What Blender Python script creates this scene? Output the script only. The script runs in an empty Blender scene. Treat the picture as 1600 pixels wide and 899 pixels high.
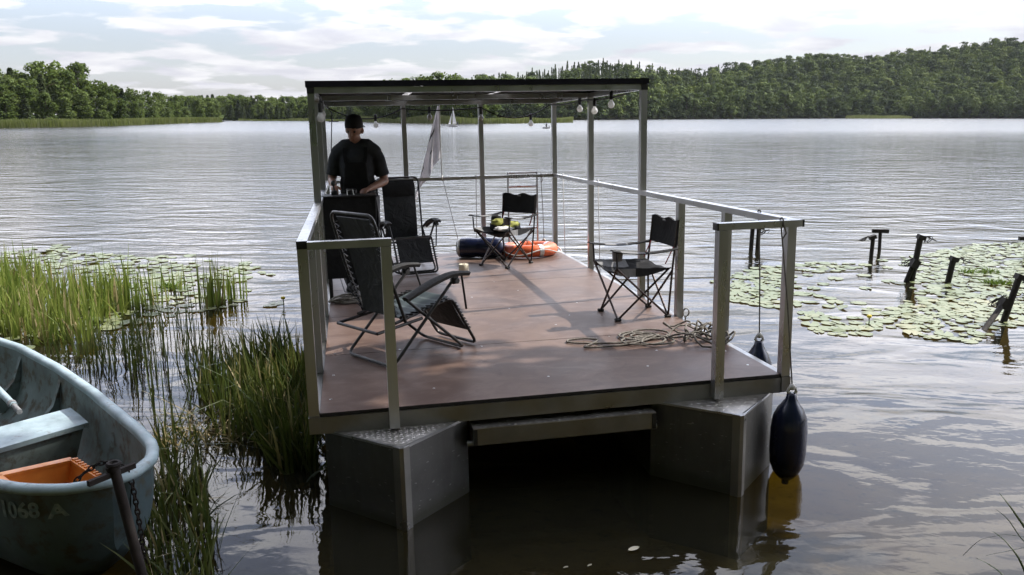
import bpy, math, random
import numpy as np
from mathutils import Vector, Matrix, Quaternion, noise as mnoise
R = math.radians
PI = math.pi
rng = random.Random(7)
S = bpy.context.scene
COL = S.collection
HC = 2.27                      # camera height above the water
FPX = 1252.0                   # focal length in photo pixels
PIT = R(12.18)

def un(u, v, z=0.0):
    """a point of the photo taken to the height z in the world"""
    a = (u-800)/FPX; b = -(v-449.5)/FPX
    d = (a, math.cos(PIT)+b*math.sin(PIT), -math.sin(PIT)+b*math.cos(PIT))
    s = (z-HC)/d[2]
    return Vector((d[0]*s, d[1]*s, z))
def un_y(u, v, y):
    a = (u-800)/FPX; b = -(v-449.5)/FPX
    d = (a, math.cos(PIT)+b*math.sin(PIT), -math.sin(PIT)+b*math.cos(PIT))
    s = y/d[1]
    return Vector((d[0]*s, y, HC+d[2]*s))

# ------------------------------------------------------------------ objects
def tag(o, label=None, cat=None, group=None, kind=None):
    if label: o['label'] = label
    if cat: o['category'] = cat
    if group: o['group'] = group
    if kind: o['kind'] = kind
    return o
def empty(name, M, label=None, cat=None, group=None):
    o = bpy.data.objects.new(name, None)
    o.empty_display_size = .2
    COL.objects.link(o)
    o.matrix_world = M
    return tag(o, label, cat, group)
def copy_tree(o, parent=None):
    c = o.copy(); COL.objects.link(c)
    if parent: c.parent = parent
    for ch in [x for x in bpy.data.objects if x.parent == o]:
        copy_tree(ch, c)
    return c
def T(x, y, z): return Matrix.Translation((x, y, z))
def RZ(a): return Matrix.Rotation(a, 4, 'Z')
def RX(a): return Matrix.Rotation(a, 4, 'X')
def RY(a): return Matrix.Rotation(a, 4, 'Y')

class MB:
    def __init__(s): s.v = []; s.f = []; s.m = []; s.M = None
    def add(s, vs, fs, mi=0):
        b = len(s.v)
        if s.M is not None: vs = [s.M @ Vector(p) for p in vs]
        s.v += [tuple(p) for p in vs]
        s.f += [tuple(b+i for i in f) for f in fs]
        s.m += [mi]*len(fs)
        return s
    def box(s, c, d, M=None, mi=0, taper=1.0, ch=0.0):
        x, y, z = d[0]/2, d[1]/2, d[2]/2
        c = Vector(c)
        if ch > 0:
            # chamfered on all edges
            vs = []
            for sx in (-1, 1):
                for sy in (-1, 1):
                    for sz in (-1, 1):
                        vs += [(sx*(x-ch), sy*(y-ch), sz*z), (sx*(x-ch), sy*y, sz*(z-ch)), (sx*x, sy*(y-ch), sz*(z-ch))]
            import bmesh
            bm = bmesh.new()
            for p in vs: bm.verts.new(p)
            r = bmesh.ops.convex_hull(bm, input=bm.verts)
            bm.verts.index_update()
            vv = [v.co.copy() for v in bm.verts]; ff = [tuple(v.index for v in f.verts) for f in bm.faces]
            bm.free()
            vv = [(M @ p if M else p)+c for p in vv]
            return s.add(vv, ff, mi)
        vs = []
        for sz in (-1, 1):
            k = taper if sz > 0 else 1
            for sx, sy in ((-1, -1), (1, -1), (1, 1), (-1, 1)):
                vs.append(Vector((sx*x*k, sy*y*k, sz*z)))
        vs = [(M @ p if M else p)+c for p in vs]
        return s.add(vs, [(3, 2, 1, 0), (4, 5, 6, 7), (0, 1, 5, 4), (1, 2, 6, 5), (2, 3, 7, 6), (3, 0, 4, 7)], mi)
    def bar(s, a, b, w, h=None, up=(0, 0, 1), mi=0):
        """square bar between two points"""
        a, b = Vector(a), Vector(b); h = h or w
        d = (b-a).normalized(); up = Vector(up)
        if abs(d.dot(up)) > .95: up = Vector((0, 1, 0))
        x = d.cross(up).normalized(); y = x.cross(d).normalized()
        vs = []
        for p in (a, b):
            for sx, sy in ((-1, -1), (1, -1), (1, 1), (-1, 1)):
                vs.append(p+x*sx*w/2+y*sy*h/2)
        return s.add(vs, [(3, 2, 1, 0), (4, 5, 6, 7), (0, 1, 5, 4), (1, 2, 6, 5), (2, 3, 7, 6), (3, 0, 4, 7)], mi)
    def tube(s, pts, r, n=8, closed=False, cap=True, mi=0, flat=1.0):
        pts = [Vector(p) for p in pts]; k = len(pts)
        rs = r if isinstance(r, (list, tuple)) else [r]*k
        vs, fs = [], []
        up = None
        for i, p in enumerate(pts):
            if closed: t = pts[(i+1) % k]-pts[i-1]
            else: t = pts[min(i+1, k-1)]-pts[max(i-1, 0)]
            if t.length < 1e-9: t = Vector((0, 0, 1))
            t.normalize()
            if up is None:
                up = Vector((0, 0, 1)) if abs(t.z) < .9 else Vector((1, 0, 0))
            x = t.cross(up)
            if x.length < 1e-4: x = t.orthogonal()
            x.normalize(); y = x.cross(t).normalized(); up = y
            for j in range(n):
                a = 2*PI*j/n
                vs.append(p+x*math.cos(a)*rs[i]+y*math.sin(a)*rs[i]*flat)
        m = k if closed else k-1
        for i in range(m):
            i2 = (i+1) % k
            for j in range(n):
                j2 = (j+1) % n
                fs.append((i*n+j, i*n+j2, i2*n+j2, i2*n+j))
        if cap and not closed:
            fs.append(tuple(range(n))[::-1]); fs.append(tuple((k-1)*n+j for j in range(n)))
        return s.add(vs, fs, mi)
    def lathe(s, prof, n=20, M=None, mi=0):
        """profile of (r, z) about z"""
        vs, fs = [], []
        k = len(prof)
        for r, z in prof:
            for j in range(n):
                a = 2*PI*j/n
                p = Vector((r*math.cos(a), r*math.sin(a), z)); vs.append(M @ p if M else p)
        for i in range(k-1):
            for j in range(n):
                j2 = (j+1) % n
                fs.append((i*n+j, i*n+j2, (i+1)*n+j2, (i+1)*n+j))
        fs.append(tuple(range(n))[::-1]); fs.append(tuple((k-1)*n+j for j in range(n)))
        return s.add(vs, fs, mi)
    def ball(s, c, r, n=12, m=8, sc=(1, 1, 1), M=None, mi=0):
        vs, fs = [], []
        for i in range(m+1):
            th = PI*i/m
            for j in range(n):
                a = 2*PI*j/n
                p = Vector((r*sc[0]*math.sin(th)*math.cos(a), r*sc[1]*math.sin(th)*math.sin(a), r*sc[2]*math.cos(th)))
                vs.append((M @ p if M else p)+Vector(c))
        for i in range(m):
            for j in range(n):
                j2 = (j+1) % n
                if i == 0: fs.append((j, n+j, n+j2))
                elif i == m-1: fs.append((i*n+j, (i+1)*n+j, i*n+j2))
                else: fs.append((i*n+j, (i+1)*n+j, (i+1)*n+j2, i*n+j2))
        return s.add(vs, fs, mi)
    def sheet(s, grid, th=.006, mif=None):
        """a cloth-like slab of real thickness from a grid of points"""
        n, m = len(grid), len(grid[0])
        P = [[Vector(p) for p in row] for row in grid]
        N = []
        for i in range(n):
            row = []
            for j in range(m):
                a = P[min(i+1, n-1)][j]-P[max(i-1, 0)][j]; b = P[i][min(j+1, m-1)]-P[i][max(j-1, 0)]
                c = a.cross(b); row.append(c.normalized() if c.length > 1e-12 else Vector((0, 0, 1)))
            N.append(row)
        vs = [P[i][j]+N[i][j]*th/2 for i in range(n) for j in range(m)]+[P[i][j]-N[i][j]*th/2 for i in range(n) for j in range(m)]
        o = n*m; fs = []; ms = []
        for i in range(n-1):
            for j in range(m-1):
                a, b, c, d = i*m+j, (i+1)*m+j, (i+1)*m+j+1, i*m+j+1
                k = mif(i, j) if mif else 0
                fs += [(a, b, c, d), (o+d, o+c, o+b, o+a)]; ms += [k, k]
        for i in range(n-1):
            a, b = i*m, (i+1)*m; fs.append((b, a, o+a, o+b)); ms.append(0)
            a, b = i*m+m-1, (i+1)*m+m-1; fs.append((a, b, o+b, o+a)); ms.append(0)
        for j in range(m-1):
            a, b = j, j+1; fs.append((a, b, o+b, o+a)); ms.append(0)
            a, b = (n-1)*m+j, (n-1)*m+j+1; fs.append((b, a, o+a, o+b)); ms.append(0)
        b0 = len(s.m); s.add(vs, fs); s.m[b0:] = ms
        return s
    def mesh(s, name, mat, smooth=False, angle=None):
        me = bpy.data.meshes.new(name)
        me.from_pydata(s.v, [], s.f)
        for x in (mat if isinstance(mat, (list, tuple)) else [mat]): me.materials.append(x)
        if any(s.m): me.polygons.foreach_set('material_index', s.m)
        if smooth: me.polygons.foreach_set('use_smooth', [True]*len(s.f))
        me.update()
        if smooth and angle: me.set_sharp_from_angle(angle=angle)
        return me
    def build(s, name, mat, parent=None, smooth=False, angle=R(40), M=None):
        o = bpy.data.objects.new(name, s.mesh(name, mat, smooth, angle))
        COL.objects.link(o)
        if parent: o.parent = parent
        if M is not None: o.matrix_world = M
        return o

def np_mesh(name, V, F, mat):
    """quads from numpy arrays"""
    me = bpy.data.meshes.new(name)
    n, k = F.shape
    me.vertices.add(len(V)); me.vertices.foreach_set('co', V.astype(np.float32).ravel())
    me.loops.add(n*k); me.loops.foreach_set('vertex_index', F.astype(np.int32).ravel())
    me.polygons.add(n); me.polygons.foreach_set('loop_start', np.arange(0, n*k, k, dtype=np.int32))
    me.update(calc_edges=True)
    for x in (mat if isinstance(mat, (list, tuple)) else [mat]): me.materials.append(x)
    return me
def link(name, me, parent=None, M=None):
    o = bpy.data.objects.new(name, me); COL.objects.link(o)
    if parent: o.parent = parent
    if M is not None: o.matrix_world = M
    return o

# ------------------------------------------------------------------ materials
class NT:
    def __init__(s, name):
        s.m = bpy.data.materials.new(name); s.m.use_nodes = True
        s.t = s.m.node_tree; s.t.nodes.clear()
        s.out = s.n('ShaderNodeOutputMaterial')
    def n(s, typ, **kw):
        x = s.t.nodes.new(typ)
        for k, v in kw.items():
            if k.startswith('i_'):
                x.inputs[k[2:].replace('_', ' ')].default_value = v
            else: setattr(x, k, v)
        return x
    def l(s, a, b): s.t.links.new(a, b)
    def noise(s, scale, detail=4, rough=.55, vec=None, dist=0.0):
        x = s.n('ShaderNodeTexNoise'); x.inputs['Scale'].default_value = scale
        x.inputs['Detail'].default_value = detail; x.inputs['Roughness'].default_value = rough
        x.inputs['Distortion'].default_value = dist
        if vec is not None: s.l(vec, x.inputs['Vector'])
        return x
    def ramp(s, src, stops, interp='LINEAR'):
        r = s.n('ShaderNodeValToRGB'); e = r.color_ramp; e.interpolation = interp
        while len(e.elements) < len(stops): e.elements.new(.5)
        for el, (p, c) in zip(e.elements, stops):
            el.position = p; el.color = (c, c, c, 1) if isinstance(c, (int, float)) else (*c, 1)
        s.l(src, r.inputs[0]); return r
    def math(s, op, a, b=None, clamp=False):
        x = s.n('ShaderNodeMath', operation=op); x.use_clamp = clamp
        for i, q in enumerate((a, b)):
            if q is None: continue
            if isinstance(q, (int, float)): x.inputs[i].default_value = q
            else: s.l(q, x.inputs[i])
        return x.outputs[0]
    def coord(s, which='Object', scale=None, rot=None):
        c = s.n('ShaderNodeTexCoord').outputs[which]
        if scale or rot:
            mp = s.n('ShaderNodeMapping'); s.l(c, mp.inputs['Vector'])
            if scale: mp.inputs['Scale'].default_value = scale
            if rot: mp.inputs['Rotation'].default_value = rot
            return mp.outputs[0]
        return c
    def mix(s, fac, a, b):
        x = s.n('ShaderNodeMix', data_type='RGBA')
        for sock, q in ((x.inputs[0], fac), (x.inputs[6], a), (x.inputs[7], b)):
            if isinstance(q, (int, float)): sock.default_value = q
            elif isinstance(q, tuple): sock.default_value = (*q, 1)
            else: s.l(q, sock)
        return x.outputs[2]
    def bump(s, h, strength=.3, dist=.01):
        b = s.n('ShaderNodeBump'); b.inputs['Strength'].default_value = strength; b.inputs['Distance'].default_value = dist
        s.l(h, b.inputs['Height']); return b.outputs[0]

def surf(name, c1, c2=None, rough=.6, metal=0.0, nscale=6.0, contrast=(.35, .65), rvar=.12, bumps=None, spec=.5, stretch=None, coat=0.0, third=None):
    """a worn painted / plain surface: two tones by noise, roughness variation, fine bump"""
    k = NT(name); p = k.n('ShaderNodeBsdfPrincipled')
    co = k.coord('Object', scale=stretch)
    n1 = k.noise(nscale, 6, .6, co)
    c2 = c2 or tuple(x*.7 for x in c1)
    r = k.ramp(n1.outputs[0], [(contrast[0], c2), (contrast[1], c1)])
    colr = r.outputs[0]
    if third:
        n3 = k.noise(nscale*3.1, 5, .65, co)
        colr = k.mix(k.ramp(n3.outputs[0], [(third[1], 0.0), (third[1]+.12, 1.0)]).outputs[0], colr, third[0])
    k.l(colr, p.inputs['Base Color'])
    p.inputs['Metallic'].default_value = metal
    n2 = k.noise(nscale*2.3, 4, .6, co)
    rr = k.n('ShaderNodeMapRange'); rr.inputs['From Min'].default_value = .3; rr.inputs['From Max'].default_value = .7
    rr.inputs['To Min'].default_value = max(.02, rough-rvar); rr.inputs['To Max'].default_value = min(1, rough+rvar)
    k.l(n2.outputs[0], rr.inputs['Value']); k.l(rr.outputs[0], p.inputs['Roughness'])
    p.inputs['Specular IOR Level'].default_value = spec
    p.inputs['Coat Weight'].default_value = coat
    if bumps:
        nb = k.noise(bumps[0], 3, .6, co); k.l(k.bump(nb.outputs[0], bumps[1], bumps[2]), p.inputs['Normal'])
    k.l(p.outputs[0], k.out.inputs[0]); return k.m

M = {}
M['alu'] = surf('aluminium', (.56, .56, .57), (.4, .4, .41), .34, .92, 3.0, (.3, .7), .12, (60, .08, .002), stretch=(1, 1, .25))
M['alu_frame'] = surf('aluminium_beam', (.33, .325, .31), (.2, .195, .185), .38, .9, 2.2, (.3, .7), .14, (50, .1, .002))
M['alu_sheet'] = surf('aluminium_sheet', (.19, .188, .183), (.11, .11, .108), .4, .85, 1.7, (.3, .72), .15, (14, .12, .004), third=((.42, .41, .39), .66))
M['plate'] = surf('tread_plate', (.55, .53, .49), (.36, .34, .31), .4, .85, 7, (.3, .7), .12, (90, .1, .002))
M['black_cap'] = surf('black_plastic', (.018, .018, .018), (.011, .011, .011), .45, 0, 20)
M['panel'] = surf('roof_panel', (.02, .02, .024), (.012, .012, .014), .85, 0, 8, spec=.08)
M['rubber'] = surf('rubber', (.02, .019, .018), (.012, .012, .011), .7, 0, 25)
def pontoon_mat():
    k = NT('pontoon_sheet'); p = k.n('ShaderNodeBsdfPrincipled'); co = k.coord('Object')
    n1 = k.noise(1.7, 7, .65, co); n2 = k.noise(5, 6, .7, k.coord('Object', scale=(1, 1, .12))); n3 = k.noise(34, 2, .5, k.coord('Object', scale=(.25, 1, 2.5), rot=(.3, .4, .5)))
    c = k.ramp(n1.outputs[0], [(.3, (.105, .105, .102)), (.7, (.2, .198, .192))]).outputs[0]
    c = k.mix(k.ramp(n2.outputs[0], [(.5, 0.0), (.7, .6)]).outputs[0], c, (.085, .08, .07))
    c = k.mix(k.ramp(n3.outputs[0], [(.69, 0.0), (.72, .55)]).outputs[0], c, (.5, .5, .49))
    s = k.n('ShaderNodeSeparateXYZ'); k.l(co, s.inputs[0])
    z = k.math('ADD', s.outputs[2], k.math('MULTIPLY', k.math('SUBTRACT', n1.outputs[0], .5), .09))
    scum = k.ramp(k.math('ADD', k.math('MULTIPLY', z, 2.0), 1.6), [(.30, 1.0), (.46, .85), (.56, .25), (.62, .0)]).outputs[0]   # slime at and below the waterline
    c = k.mix(scum, c, (.035, .036, .022)); k.l(c, p.inputs['Base Color'])
    k.l(k.math('SUBTRACT', .85, k.math('MULTIPLY', scum, .75)), p.inputs['Metallic'])
    k.l(k.ramp(n2.outputs[0], [(.3, .3), (.7, .52)]).outputs[0], p.inputs['Roughness'])
    k.l(k.bump(n1.outputs[0], .25, .02), p.inputs['Normal'])
    k.l(p.outputs[0], k.out.inputs[0]); return k.m
M['alu_sheet'] = pontoon_mat()
def deck_mat():
    k = NT('brown_plywood'); p = k.n('ShaderNodeBsdfPrincipled')
    co = k.coord('Object')
    n1 = k.noise(1.3, 8, .65, co, .4); n2 = k.noise(3.2, 7, .7, k.coord('Object', scale=(1, 1.5, 1)), .5)
    n3 = k.noise(60, 3, .7, co)
    c = k.ramp(n1.outputs[0], [(.3, (.078, .048, .037)), (.5, (.118, .077, .061)), (.72, (.18, .13, .106))]).outputs[0]
    c = k.mix(k.ramp(n2.outputs[0], [(.46, 0.0), (.68, .7)]).outputs[0], c, (.2, .142, .118))
    c = k.mix(k.ramp(n3.outputs[0], [(.62, 0.0), (.75, .35)]).outputs[0], c, (.26, .2, .17))
    n4 = k.noise(2.6, 7, .7, k.coord('Object', scale=(1, 1, 1), rot=(0, 0, .6)), .8)
    c = k.mix(k.ramp(n4.outputs[0], [(.6, 0.0), (.66, .6), (.8, .35)]).outputs[0], c, (.06, .036, .03))       # old wet marks
    n5 = k.noise(26, 2, .5, k.coord('Object', scale=(.12, 1.6, 1), rot=(0, 0, .35)))
    c = k.mix(k.ramp(n5.outputs[0], [(.68, 0.0), (.72, .3)]).outputs[0], c, (.32, .25, .21))                 # scuffs
    k.l(c, p.inputs['Base Color'])
    rr = k.ramp(n1.outputs[0], [(.3, .36), (.7, .55)]); k.l(rr.outputs[0], p.inputs['Roughness'])
    k.l(k.bump(k.noise(160, 2, .6, co).outputs[0], .12, .002), p.inputs['Normal'])
    p.inputs['Specular IOR Level'].default_value = .2
    k.l(p.outputs[0], k.out.inputs[0]); return k.m
M['deck'] = deck_mat()
M['deck_edge'] = surf('plywood_edge', (.02, .016, .014), (.011, .009, .008), .7, 0, 12)
M['screw'] = surf('screw_zinc', (.75, .74, .72), (.5, .5, .5), .3, .9, 30)
M['black_steel'] = surf('black_steel', (.022, .02, .02), (.013, .012, .012), .38, .2, 10)
M['brown_steel'] = surf('bronzed_tube', (.07, .05, .042), (.04, .03, .026), .32, .65, 10)
def fabric(name, c, c2, scale=220, rough=.85, sheen=.0):
    k = NT(name); p = k.n('ShaderNodeBsdfPrincipled'); co = k.coord('Object')
    n = k.noise(4, 5, .6, co)
    k.l(k.ramp(n.outputs[0], [(.3, c2), (.7, c)]).outputs[0], p.inputs['Base Color'])
    w = k.n('ShaderNodeTexChecker'); w.inputs['Scale'].default_value = scale; k.l(co, w.inputs['Vector'])
    wr = k.noise(9, 4, .55, co, .6)
    b1 = k.n('ShaderNodeBump'); b1.inputs['Strength'].default_value = .55; b1.inputs['Distance'].default_value = .03; k.l(wr.outputs[0], b1.inputs['Height'])
    b2 = k.n('ShaderNodeBump'); b2.inputs['Strength'].default_value = .18; b2.inputs['Distance'].default_value = .001; k.l(w.outputs[1], b2.inputs['Height']); k.l(b1.outputs[0], b2.inputs['Normal']); k.l(b2.outputs[0], p.inputs['Normal'])
    p.inputs['Roughness'].default_value = rough; p.inputs['Specular IOR Level'].default_value = .3
    k.l(p.outputs[0], k.out.inputs[0]); return k.m
M['mesh_black'] = fabric('black_textilene', (.028, .03, .032), (.019, .02, .022), 300, .6)
M['mesh_green'] = None
M['cloth_black'] = fabric('black_polyester', (.02, .02, .021), (.012, .012, .013), 260, .8)
M['cloth_grey'] = fabric('grey_polyester', (.24, .24, .245), (.18, .18, .185), 260, .8)
def striped_seat():
    k = NT('striped_textilene'); p = k.n('ShaderNodeBsdfPrincipled'); co = k.coord('Object')
    sx = k.n('ShaderNodeSeparateXYZ'); k.l(co, sx.inputs[0])
    w = k.math('FRACT', k.math('MULTIPLY', sx.outputs[0], 12.0))
    k.l(k.ramp(w, [(.0, (.045, .06, .062)), (.55, (.05, .067, .068)), (.72, (.13, .155, .155)), (.9, (.045, .06, .062))]).outputs[0], p.inputs['Base Color'])
    p.inputs['Roughness'].default_value = .5
    k.l(p.outputs[0], k.out.inputs[0]); return k.m
M['seat_stripe'] = striped_seat()
M['rope'] = surf('rope_grey', (.2, .18, .155), (.1, .09, .075), .9, 0, 60, (.35, .65), .05, (300, .5, .004))
M['white_rope'] = surf('rope_white', (.72, .70, .66), (.5, .48, .45), .85, 0, 60)
M['navy'] = surf('navy_vinyl', (.012, .018, .052), (.009, .013, .036), .22, 0, 5, (.3, .7), .06, coat=.3)
M['orange'] = surf('orange_foam', (.78, .17, .055), (.62, .11, .035), .42, 0, 7)
M['silver_tape'] = surf('silver_tape', (.7, .7, .7), (.5, .5, .5), .3, .6, 20)
M['crate'] = surf('orange_plastic', (.82, .30, .055), (.66, .2, .03), .42, 0, 6, third=((.25, .13, .06), .68))
M['boat_blue'] = surf('pale_blue_paint', (.32, .42, .46), (.19, .25, .27), .5, 0, 5, (.32, .62), .12, (40, .25, .004), third=((.15, .15, .125), .6))
M['boat_in'] = surf('blue_grey_paint', (.17, .22, .22), (.075, .095, .09), .62, 0, 3, (.3, .65), .1, (30, .15, .004), third=((.07, .06, .04), .5))
M['boat_out'] = surf('weathered_blue_paint', (.085, .125, .14), (.045, .068, .075), .55, 0, 3, (.3, .65), .1, (30, .2, .004), third=((.05, .048, .036), .53))
M['boat_text'] = surf('faded_white_paint', (.24, .28, .28), (.12, .17, .18), .7, 0, 30, (.4, .6))
M['rust'] = surf('rusty_iron', (.02, .013, .011), (.01, .008, .007), .95, .1, 9, (.3, .7), .1, (50, .4, .004))
M['oldpost'] = surf('old_post_steel', (.035, .03, .025), (.016, .014, .012), .8, .2, 7, (.3, .7), .1, (40, .4, .004))
M['skin'] = surf('skin', (.32, .165, .115), (.27, .135, .09), .5, 0, 14)
M['hair'] = surf('hair', (.03, .02, .015), (.015, .01, .008), .6, 0, 40)
M['shirt'] = fabric('charcoal_print_shirt', (.05, .055, .06), (.018, .02, .024), 200, .9)
M['overall'] = fabric('black_overalls', (.012, .012, .013), (.008, .008, .008), 200, .85)
M['white_cloth'] = surf('white_cloth', (.78, .77, .76), (.7, .69, .69), .9, 0, 8)
def flag_mat():
    k = NT('white_flag_cloth'); d = k.n('ShaderNodeBsdfDiffuse'); tr = k.n('ShaderNodeBsdfTranslucent'); mx = k.n('ShaderNodeMixShader')
    n = k.noise(7, 4, .6, k.coord('Object'))
    c = k.ramp(n.outputs[0], [(.3, (.66, .65, .68)), (.7, (.8, .79, .81))]).outputs[0]
    k.l(c, d.inputs[0]); k.l(c, tr.inputs[0]); mx.inputs[0].default_value = .4
    k.l(d.outputs[0], mx.inputs[1]); k.l(tr.outputs[0], mx.inputs[2]); k.l(mx.outputs[0], k.out.inputs[0]); return k.m
M['flag'] = flag_mat()
M['paper'] = surf('cream_paper', (.75, .70, .55), (.66, .6, .46), .9, 0, 20)
M['card'] = surf('brown_card', (.3, .2, .12), None, .9, 0, 20)
def opal(name, c):
    k = NT(name); p = k.n('ShaderNodeBsdfPrincipled'); p.inputs['Base Color'].default_value = (*c, 1); p.inputs['Roughness'].default_value = .12
    tr = k.n('ShaderNodeBsdfTranslucent'); tr.inputs[0].default_value = (*c, 1); mx = k.n('ShaderNodeMixShader'); mx.inputs[0].default_value = .6
    k.l(p.outputs[0], mx.inputs[1]); k.l(tr.outputs[0], mx.inputs[2]); k.l(mx.outputs[0], k.out.inputs[0]); return k.m
M['bulb'] = opal('opal_glass', (.9, .9, .89))
M['clear_bulb'] = surf('frosted_glass', (.55, .56, .56), (.45, .46, .47), .1, 0, 5)
M['hivis'] = surf('hi_vis_cloth', (.36, .37, .08), (.22, .23, .05), .8, 0, 20)
M['sail'] = surf('sailcloth', (.92, .92, .93), (.85, .85, .86), .8, 0, 2)
M['gel'] = surf('white_gelcoat', (.8, .8, .8), (.7, .7, .7), .3, 0, 2)
M['grey_gel'] = surf('grey_antifoul', (.2, .19, .2), None, .5, 0, 2)
M['dark_cloth'] = surf('dark_jacket', (.03, .03, .035), None, .8, 0, 4)
M['red_strap'] = surf('red_webbing', (.4, .03, .04), (.3, .02, .03), .8, 0, 30)
M['gunmetal'] = surf('dull_silver', (.5, .49, .46), (.36, .35, .32), .35, .7, 6)

def leaf_mat(name, cols, nscale=.35, trans=.35, island=.35, rough=.75):
    """foliage: tone by clump noise and by leaf, light passing through"""
    k = NT(name)
    geo = k.n('ShaderNodeNewGeometry'); oi = k.n('ShaderNodeObjectInfo')
    n = k.noise(nscale, 4, .6, geo.outputs['Position'])
    v = k.math('ADD', k.math('MULTIPLY', n.outputs[0], 1.15), k.math('MULTIPLY', k.math('SUBTRACT', geo.outputs['Random Per Island'], .5), island))
    v = k.math('ADD', v, k.math('MULTIPLY', k.math('SUBTRACT', oi.outputs['Random'], .5), .3))
    c = k.ramp(v, [(.25+.5*i/(len(cols)-1), q) for i, q in enumerate(cols)]).outputs[0]
    p = k.n('ShaderNodeBsdfPrincipled'); k.l(c, p.inputs['Base Color']); p.inputs['Roughness'].default_value = rough
    p.inputs['Specular IOR Level'].default_value = .1 if rough > .7 else .25
    tr = k.n('ShaderNodeBsdfTranslucent')
    k.l(k.mix(.5, c, (.16, .2, .03)), tr.inputs[0])
    mx = k.n('ShaderNodeMixShader'); mx.inputs[0].default_value = trans
    k.l(p.outputs[0], mx.inputs[1]); k.l(tr.outputs[0], mx.inputs[2]); k.l(mx.outputs[0], k.out.inputs[0])
    return k.m
M['leaf'] = leaf_mat('broadleaf', [(.045, .07, .02), (.085, .125, .034), (.145, .19, .065)])
M['leaf_pale'] = leaf_mat('pale_broadleaf', [(.075, .115, .026), (.115, .165, .04), (.17, .22, .075)])
M['needle'] = leaf_mat('pine_needles', [(.032, .05, .024), (.055, .078, .036), (.085, .11, .05)], trans=.2)
M['hill_leaf'] = leaf_mat('hillside_foliage', [(.026, .042, .02), (.055, .085, .028), (.12, .16, .045)], .05, .16, .4)
M['hill_dark'] = leaf_mat('hillside_dark_foliage', [(.022, .036, .018), (.038, .058, .026), (.06, .085, .032)], .05, .12, .4)
M['hill_light'] = leaf_mat('hillside_light_foliage', [(.055, .08, .024), (.09, .13, .036), (.16, .2, .06)], .05, .2, .4)
M['reed'] = leaf_mat('reed_leaf', [(.06, .095, .018), (.12, .18, .03), (.22, .26, .06)], .8, .45, .8, .45)
M['reed_shaded'] = leaf_mat('shaded_reed_leaf', [(.018, .032, .009), (.036, .058, .014), (.085, .10, .03)], .9, .28, .8, .45)  # darker copy of the sedge leaf, with the tree shade put into its colour
M['reed_dry'] = leaf_mat('dry_reed', [(.16, .12, .05), (.26, .2, .09), (.38, .31, .17)], 2, .35, .8, .6)
M['reed_far'] = leaf_mat('far_reeds', [(.13, .16, .055), (.2, .235, .085), (.28, .3, .13)], .08, .3, .5, .6)
M['bark'] = surf('bark', (.11, .085, .06), (.05, .04, .03), .9, 0, 6, bumps=(20, .6, .02))
M['weed'] = leaf_mat('water_weed', [(.05, .09, .01), (.08, .14, .015), (.1, .18, .02)], 3, .3, .6)
def pad_mat():
    k = NT('lily_pad_leaf'); p = k.n('ShaderNodeBsdfPrincipled'); oi = k.n('ShaderNodeObjectInfo'); g = k.n('ShaderNodeNewGeometry')
    n = k.noise(1.3, 4, .6, g.outputs['Position'])
    v = k.math('ADD', k.math('MULTIPLY', k.math('ADD', oi.outputs['Random'], g.outputs['Random Per Island']), .28), k.math('MULTIPLY', n.outputs[0], .55))
    c = k.ramp(v, [(.2, (.10, .13, .05)), (.5, (.15, .18, .075)), (.72, (.2, .215, .1)), (.86, (.26, .24, .11)), (.93, (.1, .06, .025))]).outputs[0]
    k.l(c, p.inputs['Base Color']); p.inputs['Roughness'].default_value = .42; p.inputs['Specular IOR Level'].default_value = .4
    k.l(k.bump(k.noise(30, 3, .5, g.outputs['Position']).outputs[0], .25, .01), p.inputs['Normal'])
    k.l(p.outputs[0], k.out.inputs[0]); return k.m
M['pad'] = pad_mat()
def strip():
    k = NT('translucent_roof_strip'); d = k.n('ShaderNodeBsdfDiffuse'); t = k.n('ShaderNodeBsdfTranslucent'); mx = k.n('ShaderNodeMixShader'); mx.inputs[0].default_value = .65
    n = k.noise(14, 4, .6, k.coord('Object')); c = k.ramp(n.outputs[0], [(.3, (.55, .55, .56)), (.6, (.85, .85, .86))]).outputs[0]
    k.l(c, d.inputs[0]); k.l(c, t.inputs[0]); k.l(d.outputs[0], mx.inputs[1]); k.l(t.outputs[0], mx.inputs[2]); k.l(mx.outputs[0], k.out.inputs[0]); return k.m
M['strip'] = strip()
M['yellow'] = surf('yellow_petal', (.75, .6, .03), (.6, .45, .02), .5, 0, 20)
M['earth'] = surf('bank_earth', (.09, .075, .045), (.05, .045, .025), .95, 0, .6, bumps=(8, .5, .05))
M['grassland'] = surf('bank_grass', (.05, .07, .025), (.03, .042, .016), .95, 0, .3, spec=0.0)
M['forest_floor'] = surf('forest_floor', (.03, .035, .016), (.018, .02, .01), .95, 0, .3, spec=0.0)

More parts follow.
